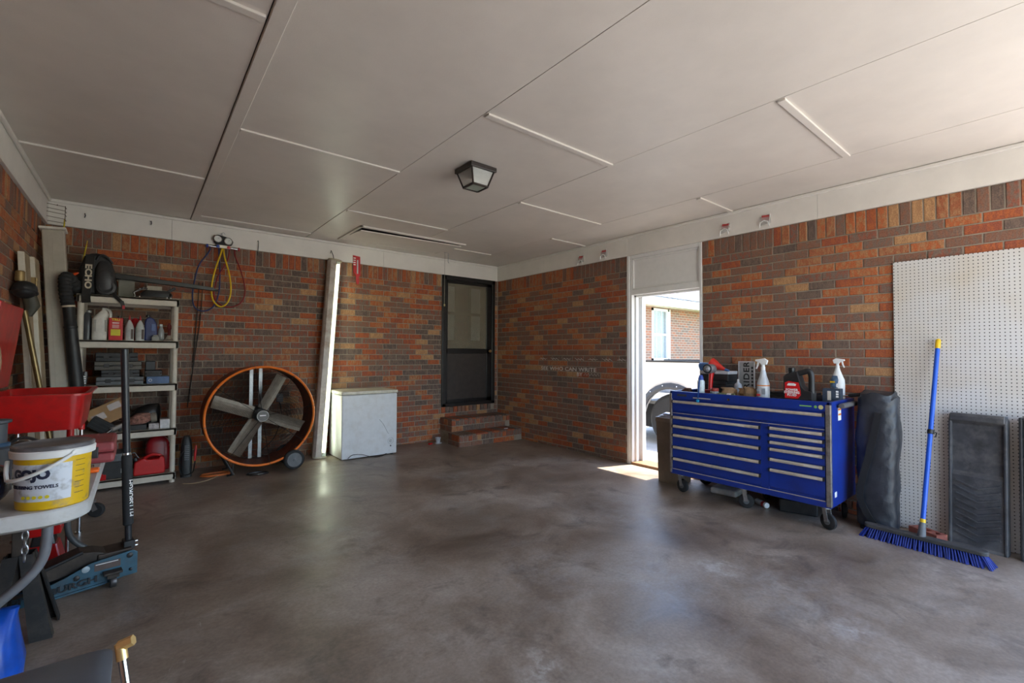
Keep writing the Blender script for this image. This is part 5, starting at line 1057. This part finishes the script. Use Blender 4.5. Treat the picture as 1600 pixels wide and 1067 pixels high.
ld = B().add([(x, y, z) for (x, z) in ((-.715, 1.13), (-.683, 1.125), (-.655, 1.66), (-.622, 1.655)) for y in (3.9, 4.56)], [(0, 1, 5, 4), (2, 6, 7, 3), (0, 4, 6, 2), (1, 3, 7, 5), (0, 2, 3, 1), (4, 5, 7, 6)])
ldo = ld.build('lid', RED, t, bevel=.006)
B().add([(-.677+.0, 4.15, 1.25), (-.677, 4.45, 1.25), (-.668, 4.45, 1.40), (-.668, 4.15, 1.40)], [(0, 1, 2, 3)]).build('warning_label', M('scuffed label', (.5, .36, .33), .6, var=.4, scale=40), ldo)
B().add([(-.652, 4.25, 1.52), (-.652, 4.48, 1.52), (-.642, 4.48, 1.60), (-.642, 4.25, 1.60)], [(0, 1, 2, 3)]).build('warning_label', M('scuffed label', (.5, .36, .33), .6, var=.4, scale=40), ldo)
B().tube(spline([(-.66, 3.93, 1.10), (-.63, 3.93, 1.30), (-.655, 3.93, 1.46), (-.69, 3.93, 1.5)], 6), .012, 8).build('wash_hose', M('tan hose', (.35, .20, .11), .5), t, smooth=True)
for x, y in ((WX0+.07, WY0+.07), (WX1-.07, WY0+.09), (WX0+.07, WY1-.2), (WX1-.05, WY1-.22)):
    B().cyl((x, y, WZ0-.07), (x, y, WZ0+.01), .018, n=12).build('leg_socket', RED, t, smooth=True)
    B().cyl((x, y, zf(x)+.01), (x, y, WZ0-.06), .012, n=12).build('leg', CHROME, t, smooth=True)
    B().cyl((x, y, zf(x)), (x, y, zf(x)+.012), .022, n=14).build('foot', CHROME, t, smooth=True)
t = thing('rolling_caster', 'loose black swivel caster wheel on floor behind the washer', 'caster', (-.245, 4.88, zf(-.245)))
B().stack((-.245, 4.865, zf(-.25)+.055), (.35, 1, 0), [(.02, 0), (.045, .0), (.055, .008), (.055, .025), (.045, .033), (.02, .033)], 20).build('wheel', RUBBER, t, smooth=True)
B().beam((-.245, 4.86, zf(-.25)+.055), (-.28, 4.88, zf(-.25)+.13), .035, .004, (.3, 1, 0)).box(-.31, -.24, 4.85, 4.92, zf(-.25)+.125, zf(-.25)+.132).build('fork', CAST, t)
# ------------------------------------------------------------------ folding table in the left foreground and its load
TX0, TX1, TY0, TY1, TZ = -.72, -.135, 2.30, 3.62, .80
t = thing('folding_table', 'pale plastic folding table with bent grey legs', 'table', (-.43, 2.96, zf(-.43)))
TBL = M('stained pale plastic', (.50, .50, .49), .5, var=.08, dirt=(.30, .25, .18), damt=.6)
B().rings([rr_(TX0+.02, TX1-.02, TY0+.02, TY1-.02, .11, TZ-.062, 8), rr_(TX0, TX1, TY0, TY1, .13, TZ-.05, 8), rr_(TX0, TX1, TY0, TY1, .13, TZ-.006, 8), rr_(TX0+.006, TX1-.006, TY0+.006, TY1-.006, .125, TZ, 8)]).build('table_top', TBL, t, smooth=True)
LEG = M('grey powder coat', (.16, .165, .18), .45)
B().tube(spline([(-.255, 2.46, TZ-.05), (-.257, 2.46, .66), (-.268, 2.46, .585), (-.31, 2.46, .52), (-.42, 2.46, .42), (-.62, 2.46, .24), (-.64, 2.46, .16), (-.64, 2.46, zf(-.6))], 5), .017, 10).build('leg', LEG, t, smooth=True)
B().tube(spline([(-.292, 3.56, TZ-.05), (-.292, 3.56, .50), (-.29, 3.56, .38), (-.27, 3.57, .31), (-.22, 3.58, .25), (-.17, 3.60, .20), (-.16, 3.60, zf(-.16))], 5), .015, 10).build('leg', M('dark leg tube', (.05, .052, .055), .5), t, smooth=True)
B().tube([(-.64, 2.46, TZ-.05), (-.64, 2.46, zf(-.6))], .017, 10).build('leg', LEG, t, smooth=True); B().tube([(-.64, 3.35, TZ-.05), (-.64, 3.35, zf(-.6))], .017, 10).build('leg', LEG, t, smooth=True)
ch = thing('hanging_chain', 'short steel chain hanging below the folding table edge', 'chain', (-.33, 2.62, .55))
for k in range(7):
    z = TZ-.075-.028*k; ringp = [Vector((-.335+(.009*math.cos(a) if k % 2 else 0), 2.62+(0 if k % 2 else .009*math.cos(a)), z+.019*math.sin(a))) for a in [i*2*PI/12 for i in range(12)]]
    B().tube(ringp, .003, 5, closed=True).build('link', STEEL, ch, smooth=True)
# towel bucket
t = thing('towel_bucket', 'yellow and white bucket of cleaning towels on folding table', 'bucket', (-.24, 2.42, TZ))
BC = Vector((-.24, 2.42, TZ))
m, nt, bs = new_mat('printed bucket')
tc = N(nt, 'ShaderNodeTexCoord'); sp_ = N(nt, 'ShaderNodeSeparateXYZ'); nt.links.new(tc.outputs['Object'], sp_.inputs[0])
ang = N(nt, 'ShaderNodeMath', operation='ARCTAN2'); nt.links.new(sp_.outputs['Y'], ang.inputs[0]); nt.links.new(sp_.outputs['X'], ang.inputs[1])
def gt(sock, v, op='GREATER_THAN'):
    g = N(nt, 'ShaderNodeMath', operation=op); nt.links.new(sock, g.inputs[0]); g.inputs[1].default_value = v; return g.outputs[0]
def mul(a, b_): 
    g = N(nt, 'ShaderNodeMath', operation='MULTIPLY'); nt.links.new(a, g.inputs[0]); nt.links.new(b_, g.inputs[1]); return g.outputs[0]
white = mul(mul(gt(sp_.outputs['Z'], .032), gt(sp_.outputs['Z'], .163, 'LESS_THAN')), gt(ang.outputs[0], -.98, 'LESS_THAN'))
nz = N(nt, 'ShaderNodeTexNoise', i_Scale=26.0, i_Detail=6.0); nt.links.new(tc.outputs['Object'], nz.inputs['Vector']); dz_ = ramp(nt, [(.55, (0, 0, 0)), (.7, (.6, .6, .6))]); nt.links.new(nz.outputs[0], dz_.inputs[0])
c = mixc(nt, white, (.68, .42, .008), (.60, .64, .70)); c = mixc(nt, dz_.outputs[0], c, (.17, .16, .15)); nt.links.new(c, bs.inputs['Base Color']); bs.inputs['Roughness'].default_value = .4
B().stack(BC, (0, 0, 1), [(.094, 0), (.098, .004), (.105, .19), (.105, .20)], 40).build('bucket_body', m, t, smooth=True)
B().stack(BC, (0, 0, 1), [(.106, .182), (.115, .184), (.117, .206), (.113, .21), (.106, .21)], 40).build('rim', WHITEP, t, smooth=True)
B().stack(BC, (0, 0, 1), [(.113, .208), (.114, .222), (.108, .226), (.102, .222), (.01, .223)], 40).build('lid', M('grimy lid', (.13, .125, .13), .35, var=.5, scale=12), t, smooth=True)
hp = []
for k in range(17):
    a = -1.02 - (k/16)*2.1; rr2 = .119+.006*math.sin(PI*k/16); hp.append(BC+Vector((rr2*math.cos(a), rr2*math.sin(a), .195-.085*math.sin(PI*min(1, k/13)*.5)**1.0 - (0 if k < 14 else -.02*(k-13)))))
B().tube(hp, .0065, 8).build('bail_handle', WHITEP, t, smooth=True)
B().stack(BC+Vector((.117*math.cos(-1.02), .117*math.sin(-1.02), .195)), (math.cos(-1.02), math.sin(-1.02), 0), [(.009, -.003), (.009, .006), (.004, .008)], 12).build('pivot', WHITEP, t, smooth=True)
NAVY = M('navy lettering', (.015, .02, .05), .5)
def wrap(a0, z0, r=0): return lambda x, y, z: tuple(BC+Vector(((.0988+.0376*(z0+y)+z)*math.cos(a0+x/.104), (.0988+.0376*(z0+y)+z)*math.sin(a0+x/.104), z0+y)))
text('lettering', 'GOJO', .044, NAVY, t, wrap(-2.12, .127, .1055), bold=.003)
text('lettering', 'SCRUBBING TOWELS', .0165, NAVY, t, wrap(-2.1, .083, .106), bold=.0005)
for k in range(5): B().stack(BC+Vector((.101*math.cos(-2.3+.17*k), .101*math.sin(-2.3+.17*k), .048)), (math.cos(-2.3+.17*k), math.sin(-2.3+.17*k), 0), [(.006, 0), (.006, .0015)], 10).build('print_dot', M('yellow print', (.65, .55, .02), .5), t)
for k in range(7): text('print_line', '-'*9, .012, NAVY, t, wrap(-.72, .165-.02*k, .106), bold=.0002)
t = thing('drill_case', 'faded red plastic tool case on far end of folding table', 'case', (-.19, 3.28, TZ))
FRD = M('faded red plastic', (.30, .05, .055), .5, dirt=(.16, .05, .05))
B().box(-.30, -.088, 3.12, 3.48, TZ, TZ+.05).build('case_base', FRD, t, bevel=.015)
B().box(-.30, -.088, 3.12, 3.48, TZ+.052, TZ+.105).build('lid', FRD, t, bevel=.015)
B().box(-.21, -.15, 3.108, 3.122, TZ+.03, TZ+.085).build('latch', BLACKP, t, bevel=.004)
t = thing('pliers', 'pliers with bright orange handles on folding table', 'pliers', (-.18, 2.92, TZ))
ORP = M('orange grips', (.78, .13, .01), .4)
for s in (-1, 1): B().tube(spline([(-.22, 2.90, TZ+.014), (-.19, 2.90+.012*s, TZ+.012), (-.155, 2.90+.02*s, TZ+.012), (-.138, 2.90+.016*s, TZ+.012)], 4), .009, 8).build('grip', ORP, t, smooth=True)
B().beam((-.22, 2.90, TZ+.014), (-.275, 2.90, TZ+.014), .018, .012).build('jaws', STEEL, t, bevel=.003)
one(B().cyl((-.26, 3.02, TZ+.012), (-.16, 3.0, TZ+.012), .011, .008, n=12), 'socket_extension', CHROME, 'chrome socket bar lying beside the orange pliers', 'socket bar', smooth=True)
t = thing('spool_bottle', 'dark grey capped cylinder at left end of folding table', 'bottle', (-.445, 2.76, TZ))
B().stack((-.445, 2.76, TZ), (0, 0, 1), [(.05, 0), (.05, .17), (.034, .19), (.034, .27), (.046, .275), (.046, .285), (.03, .288)], 20).build('body', M('slate plastic', (.05, .055, .065), .5), t, smooth=True)
B().stack((-.445, 2.76, TZ+.18), (0, 0, 1), [(.042, 0), (.044, .01), (.036, .014)], 20).build('blue_band', M('blue band', (.04, .1, .18), .5), t, smooth=True)
q = B().ball((-.435, 2.47, TZ+.085), .08, .09, .085, 16, 10)
for p in q.v: p += Vector((1, 1, 1))*.012*mnoise.noise(p*30)
one(q, 'plastic_bag', M('glossy navy film', (.012, .015, .035), .15), 'crumpled glossy dark plastic bag left of the bucket', 'bag', smooth=True)
t = thing('metal_parts', 'pile of greasy brake parts behind the towel bucket', 'parts pile', (-.38, 3.05, TZ))
GRS = M('greasy metal', (.13, .10, .075), .45, .5, var=.5)
B().stack((-.43, 2.93, TZ), (0, 0, 1), [(.10, 0), (.10, .02), (.06, .025), (.05, .06), (.03, .065)], 24).build('rotor', GRS, t, smooth=True)
B().stack((-.36, 3.10, TZ+.0), (0, 0, 1), [(.07, 0), (.09, .05), (.05, .10), (.02, .12)], 14).build('housing', GRS, t, smooth=True)
B().cyl((-.33, 3.05, TZ+.10), (-.22, 2.98, TZ+.15), .012, n=10).build('pipe', M('tan pipe', (.35, .26, .17), .5), t, smooth=True)
B().ball((-.43, 3.2, TZ+.07), .06, .05, .07).build('caliper', GRS, t, smooth=True); B().tube(spline([(-.52, 2.95, TZ+.05), (-.42, 3.0, TZ+.17), (-.36, 3.10, TZ+.14), (-.33, 3.14, TZ+.10)], 5), .007, 6).build('hose', BLACK, t, smooth=True)
# ------------------------------------------------------------------ floor jack
JR = .143
t = thing('floor_jack', 'dark blue steel floor jack with tall black handle', 'floor jack', (.015, 3.44, zf(0)), JR)
JB = M('teal blue enamel', (.025, .085, .125), .4, var=.2, dirt=(.06, .05, .045), damt=.5); DK = M('grimy steel', (.05, .038, .03), .6, .4, var=.5)
prof = [(.0, .03), (.0, .15), (-.02, .165), (-.16, .15), (-.20, .145), (-.30, .10), (-.42, .06), (-.62, .045), (-.62, .01), (-.42, .0), (-.13, .015), (-.06, .028)]
for y in (0, .20): B().prism(prof, 'y', y, y+.008).build('side_plate', JB, t, bevel=.002)
B().prism([(-.42, .002), (-.14, .016), (-.14, .026), (-.42, .012)], 'y', -.008, 0).build('flange', JB, t)
B().prism([(-.05, .06), (-.2, .10), (-.58, .06), (-.60, .09), (-.40, .15), (-.24, .20), (-.18, .19), (-.04, .13)], 'y', .04, .17).build('lift_arm', DK, t, bevel=.006)
B().tube([(-.58, .03, .09), (-.38, .03, .155), (-.23, .03, .205)], .010, 8).build('link_bar', BLACKP, t, smooth=True)
B().stack((-.59, .10, .085), (0, 0, 1), [(.05, 0), (.055, .02), (.05, .03)], 18).build('saddle', DK, t, smooth=True)
B().box(-.17, -.02, .03, .18, .08, .17).build('power_unit', DK, t, bevel=.006)
for x, z, r in ((-.22, .12, .017), (-.255, .085, .013), (-.035, .14, .014), (-.03, .06, .008)): B().stack((x, 0, z), (0, -1, 0), [(r, 0), (r, .006), (r*.5, .009)], 12).build('bolt', M('pale cap', (.35, .42, .45), .4) if r > .016 else BLACKP, t, smooth=True)
B().box(-.185, -.075, -.0012, 0, .095, .135).build('data_label', M('dark label', (.09, .06, .05), .6), t)
B().box(-.18, -.085, -.0022, 0, .127, .131).build('print_line', WHITEP, t)
text('lettering', 'PITTSBURGH', .06, M('black stencil', (.01, .012, .016), .5), t, lambda x, y, z: (-.335+x*.95, -.009-z, .047+y*.75+x*.06), bold=.002)
B().box(-.15, -.07, -.055, 0, .072, .085).build('caster_bracket', DK, t, bevel=.003)
for y in (-.035, .24):
    f = B().box(-.135, -.085, y-.022, y+.022, .055, .072).build('caster_fork', DK, t)
    B().stack((-.11-.012, y, .03), (1, 0, .0), [(.012, 0), (.028, 0), (.03, .004), (.03, .022), (.028, .026), (.012, .026)], 18).build('caster_wheel', M('worn steel wheel', (.10, .095, .095), .4, .6), f, smooth=True)
for y in (-.015, .2): B().stack((-.56, y, .03), (0, 1, 0), [(.015, 0), (.035, 0), (.035, .03), (.015, .03)], 18).build('front_wheel', DK, t, smooth=True)
B().box(-.055, -.005, .06, .14, .15, .20).build('handle_yoke', BLACKP, t, bevel=.004)
hd0, hd1 = Vector((-.028, .10, .17)), Vector((-.070, .10, 1.315)); hv = (hd1-hd0)
hnd = B().cyl(hd0, hd0+hv*.50, .0165, n=14).cyl(hd0+hv*.45, hd1, .0185, n=14).build('handle', M('black tube', (.02, .021, .025), .35), t, smooth=True)
slv = B().stack(hd0+hv*.10, hv, [(.019, 0), (.025, .006), (.025, .40), (.022, .41)], 18).build('foam_grip', RUBBER, hnd, smooth=True)
B().stack(hd0+hv*.46, hv, [(.0205, 0), (.0205, .012)], 14).build('collar', CHROME, hnd, smooth=True)
text('lettering', 'PITTSBURGH', .03, LW_, slv, lambda x, y, z: tuple(hd0+hv*(.24+x/hv.length*1.25)+Vector((.012-y*.0+.0, -.0236-z, 0))+Vector((-y, 0, 0))), bold=.0006)
for z in (.16, .185): B().stack((.0, .09, z), (1, 0, 0), [(.008, 0), (.008, .012), (.004, .014)], 10).build('nut', CHROME, t, smooth=True)
# red jack stand, black jack stand, blue bag
t = thing('jack_stand', 'red steel jack stand under the table by the washer', 'jack stand', (-.42, 3.95, zf(-.4)))
zb_ = zf(-.4)
B().rings([rr_(-.52, -.33, 3.86, 4.05, .01, zb_, 2), rr_(-.49, -.36, 3.89, 4.02, .01, zb_+.14, 2)]).build('base', RED, t)
B().rings([rr_(-.48, -.37, 3.90, 4.01, .01, zb_+.14, 2), rr_(-.47, -.38, 3.91, 4.0, .01, zb_+.20, 2)]).build('neck', BLACK, t)
B().box(-.49, -.345, 3.88, 4.03, zb_+.20, zb_+.25).build('head', RED, t, bevel=.006)
t = thing('jack_stand', 'black steel jack stand in the lower left foreground', 'jack stand', (-.40, 3.06, zf(-.4)))
zb_ = zf(-.4)
for sx, sy in ((-1, -1), (1, -1), (1, 1), (-1, 1)):
    bx, by = -.405+sx*.125, 3.06+sy*.11
    B().add([(bx-sx*.075, by, zb_), (bx, by, zb_), (bx, by-sy*.05, zb_), (-.405+sx*.03-sx*.03, 3.06+sy*.035, zb_+.37), (-.405+sx*.045, 3.06+sy*.035, zb_+.37), (-.405+sx*.045, 3.06+sy*.0, zb_+.37)], [(0, 1, 4, 3), (1, 2, 5, 4)]).build('leg', M('black steel', (.018, .017, .016), .5, .2, dirt=(.07, .055, .045), damt=.6), t).modifiers.new('thick', 'SOLIDIFY').thickness = .006
B().box(-.43, -.38, 3.035, 3.085, zb_+.2, zb_+.50).build('ratchet_bar', MATS['grimy steel'], t, bevel=.004)
B().box(-.45, -.36, 3.02, 3.10, zb_+.49, zb_+.515).build('saddle', MATS['grimy steel'], t, bevel=.004)
bg_ = B().loft([(-.44, 2.66, zf(-.4), .105, .13), (-.44, 2.66, zf(-.4)+.08, .115, .14), (-.445, 2.66, zf(-.4)+.18, .10, .12), (-.44, 2.66, zf(-.4)+.25, .085, .08), (-.43, 2.66, zf(-.4)+.285, .08, .02)], 26, 2.6)
for p in bg_.v: p += Vector((1, .6, .4))*.016*mnoise.noise(p*14)
t = thing('blue_bag', 'bright blue plastic bag of absorbent under the folding table', 'bag', (-.44, 2.66, zf(-.4)))
bg_.build('bag_body', M('blue film', (.005, .07, .42), .3, var=.25), t, smooth=True)
for k in range(5): B().obox((-.425, 2.505, .13+.033*k), (.05, .014, .02)).build('print', M('pale lettering', (.5, .62, .66), .5), t, bevel=.004)
# foreground bin with brass air chuck
t = thing('utility_bin', 'dark slate plastic bin in the near left corner', 'bin', (-.16, .95, zf(-.16)))
SLT = M('slate plastic', (.05, .055, .065), .5)
B().rings([rr_(-.26, -.045, .86, 1.04, .02, zf(-.16), 3), rr_(-.28, -.028, .84, 1.06, .02, .836, 3), rr_(-.27, -.038, .85, 1.05, .02, .836, 3), rr_(-.25, -.065, .87, 1.03, .02, zf(-.16)+.02, 3)]).build('bin_body', SLT, t, smooth=True)
B().rings([rr_(-.283, -.025, .837, 1.063, .02, .834, 3), rr_(-.283, -.025, .837, 1.063, .02, .855, 3), rr_(-.27, -.038, .85, 1.05, .02, .862, 3)]).build('lid', M('slate lid', (.085, .10, .125), .4, var=.15), t, smooth=True)
t = thing('air_chuck', 'chrome tyre inflator tube with angled brass chuck head', 'air chuck', (-.0, .90, .80))
c0, c1 = Vector((.012, .80, .795)), Vector((-.0105, .845, .943)); cv = (c1-c0).normalized()
B().cyl(c0-cv*.02, c1, .0052, n=14).build('tube', CHROME, t, smooth=True)
BRS = M('brass', (.85, .62, .28), .38, .8, var=.05)
B().cyl(c1-cv*.006, c1+cv*.016, .0068, n=14).build('sleeve', BRS, t, smooth=True)
B().cyl(c1+cv*.012+Vector((-.002, 0, 0)), c1+cv*.013+Vector((.014, -.006, .005)), .0072, n=6).build('chuck_head', BRS, t)
# ------------------------------------------------------------------ outside the side door: pickup truck and neighbouring house
TX, TG = 6.5, -.10
t = thing('pickup_truck', 'white pickup truck with black fender flares outside the doorway', 'truck', (7.45, 3.2, TG))
WHT = M('white car paint', (.66, .63, .59), .25, var=.04); 
wy, wz, ar = 4.05, TG+.42, .50
def arch(cy_, r, z0): return [(cy_+r*math.cos(a), wz+r*math.sin(a)) for a in [PI*k/14 for k in range(15)] if wz+r*math.sin(a) >= z0]
sidep = [(5.35, TG+.55), (5.35, 1.24), (2.9, 1.24), (2.9, TG+.45)] + [(wy-ar, TG+.45)] + arch(wy, ar, TG+.45)[::-1] + [(wy+ar, TG+.5)]
for x in (TX, TX+1.85): B().prism(sidep, 'x', x, x+.06).build('bed_side', WHT, t, bevel=.006)
B().box(TX+.06, TX+1.85, 2.9, 5.35, .55, .60).build('bed_floor', GREY, t); B().box(TX, TX+1.91, 5.33, 5.38, .45, 1.22).build('tailgate', WHT, t, bevel=.01)
for x in (TX-.004, TX+1.84): B().box(x, x+.07, 2.9, 5.36, 1.235, 1.262).build('rail_cap', BLACKP, t, bevel=.004)
B().prism([(2.9, .35), (2.9, 1.25), (2.75, 1.80), (1.45, 1.82), (.95, 1.28), (-.2, 1.18), (-.35, .9), (-.35, .35)], 'x', TX+.02, TX+1.89).build('cab', WHT, t, bevel=.04)
B().prism([(2.62, 1.28), (2.58, 1.70), (1.55, 1.72), (1.15, 1.28)], 'x', TX+.005, TX+.02).build('side_window', M('dark car glass', (.02, .025, .03), .08), t)
for cyy in (wy, .55):
    fl_ = B(); a0 = [PI*k/14 for k in range(15)]
    fl_.rings([[Vector((x, cyy+r*math.cos(a), wz+r*math.sin(a))) for x, r in ((TX-.03, ar-.005), (TX-.05, ar+.03), (TX-.03, ar+.09), (TX+.004, ar+.095), (TX+.004, ar-.005))] for a in a0]).build('fender_flare', M('grey flare', (.05, .053, .062), .6), t, smooth=True)
    for k in range(2, 13, 2): B().ball((TX-.042, cyy+(ar+.055)*math.cos(a0[k]), wz+(ar+.055)*math.sin(a0[k])), .012).build('flare_bolt', CHROME, t)
    for x in (TX+.02, TX+1.62):
        tyre = B().stack((x, cyy, wz), (1, 0, 0), [(.24, 0), (.36, 0), (.41, .04), (.42, .10), (.42, .20), (.40, .25), (.24, .26)], 36).build('tyre', M('truck tyre', (.02, .02, .021), .9), t, smooth=True)
        B().stack((x+.02, cyy, wz), (1, 0, 0), [(.24, -.005), (.25, .01), (.20, .04), (.07, .02), (.06, -.01), (.02, -.015)], 28).build('rim', M('dark alloy', (.06, .06, .065), .35, .6), tyre, smooth=True)
        for k in range(6): B().ball((x, cyy+.09*math.cos(k*PI/3), wz+.09*math.sin(k*PI/3)), .012).build('wheel_nut', CHROME, tyre)
B().box(TX+.32, TX+1.56, -.3, 5.3, .12, .54).build('chassis_filler', MATS['truck tyre'], t)  # dark filler box added under the bed to hide the sunlit ground
for cyy in (wy, .55): B().box(TX+.05, TX+1.84, cyy-.52, cyy+.52, .86, .93).build('wheel_well', MATS['truck tyre'], t)  # dark liner slabs added to darken the wheel arches
HYY = 8.0
t = thing('brick_house', 'neighbouring brick house with white eave and sash window', 'house', (13, 10, -.3))
HBR = M('plain brown brick', (.34, .16, .10), .9)  # the brick's own brown base colour
hx0, hx1, hz = 8.5, 18, 2.78
m, nt, bs = new_mat('house brick')
bt = N(nt, 'ShaderNodeTexBrick', i_Scale=1.0); bt.inputs['Color1'].default_value = (.36, .13, .07, 1); bt.inputs['Color2'].default_value = (.20, .12, .09, 1); bt.inputs['Mortar'].default_value = (.36, .30, .24, 1)
bt.inputs['Brick Width'].default_value = .21; bt.inputs['Row Height'].default_value = .0764; bt.inputs['Mortar Size'].default_value = .008
geo = N(nt, 'ShaderNodeNewGeometry'); mp_ = N(nt, 'ShaderNodeMapping'); mp_.inputs['Rotation'].default_value = (PI/2, 0, 0); nt.links.new(geo.outputs['Position'], mp_.inputs['Vector'])
cmb = N(nt, 'ShaderNodeCombineXYZ'); sxx = N(nt, 'ShaderNodeSeparateXYZ'); nt.links.new(geo.outputs['Position'], sxx.inputs[0]); nt.links.new(sxx.outputs['X'], cmb.inputs['X']); nt.links.new(sxx.outputs['Z'], cmb.inputs['Y']); nt.links.new(cmb.outputs[0], bt.inputs['Vector'])
nt.links.new(bt.outputs[0], bs.inputs['Base Color']); bs.inputs['Roughness'].default_value = .9
wx0, wx1, wz0, wz1 = 11.82, 12.72, 1.18, 2.74
B().box(hx0, wx0, HYY, HYY+.2, -.3, hz).box(wx1, hx1, HYY, HYY+.2, -.3, hz).box(wx0, wx1, HYY, HYY+.2, -.3, wz0).box(wx0, wx1, HYY, HYY+.2, wz1, hz).build('wall', m, t)
WV = M('white vinyl', (.76, .77, .78), .4, var=.03)
wf = B().box(wx0, wx0+.07, HYY-.03, HYY+.1, wz0, wz1).box(wx1-.07, wx1+.06, HYY-.03, HYY+.1, wz0, wz1).box(wx0, wx1, HYY-.03, HYY+.1, wz1-.07, wz1).box(wx0, wx1, HYY-.03, HYY+.1, wz0, wz0+.06).box(wx0, wx1, HYY, HYY+.08, 1.93, 1.99).build('window', WV, t)
for za, zb in ((wz0+.06, 1.93), (1.99, wz1-.07)):
    B().box(wx0+.07, wx1-.07, HYY+.05, HYY+.055, za, zb).build('pane', glass('house glass', (.35, .40, .42), .03, .5), wf)
    B().box(wx0+.06, wx1-.06, HYY+.12, HYY+.13, za, zb).build('blind', M('white blind', (.62, .64, .62), .7, var=.2, scale=60), wf)
    for k in (1, 2): B().box(wx0+.07+k*.253, wx0+.085+k*.253, HYY+.045, HYY+.055, za, zb).build('muntin', WV, wf)
B().box(hx0-.4, hx1+.4, HYY-.5, HYY+.2, hz, hz+.03).build('soffit', M('cream soffit', (.66, .60, .52), .6), t)
B().box(hx0-.4, hx1+.4, HYY-.53, HYY-.5, hz-.03, hz+.18).build('fascia', M('cream fascia', (.72, .68, .62), .5), t)
B().add([(hx0-.45, HYY-.6, hz+.18), (hx1+.45, HYY-.6, hz+.18), (hx1+.45, HYY+4, hz+2.6), (hx0-.45, HYY+4, hz+2.6), (hx0-.45, HYY-.6, hz+.22), (hx1+.45, HYY-.6, hz+.22), (hx1+.45, HYY+4, hz+2.64), (hx0-.45, HYY+4, hz+2.64)], [(3, 2, 1, 0), (4, 5, 6, 7), (0, 1, 5, 4), (1, 2, 6, 5), (2, 3, 7, 6), (3, 0, 4, 7)]).build('roof', M('grey shingle', (.12, .125, .14), .9, var=.5, scale=8), t)
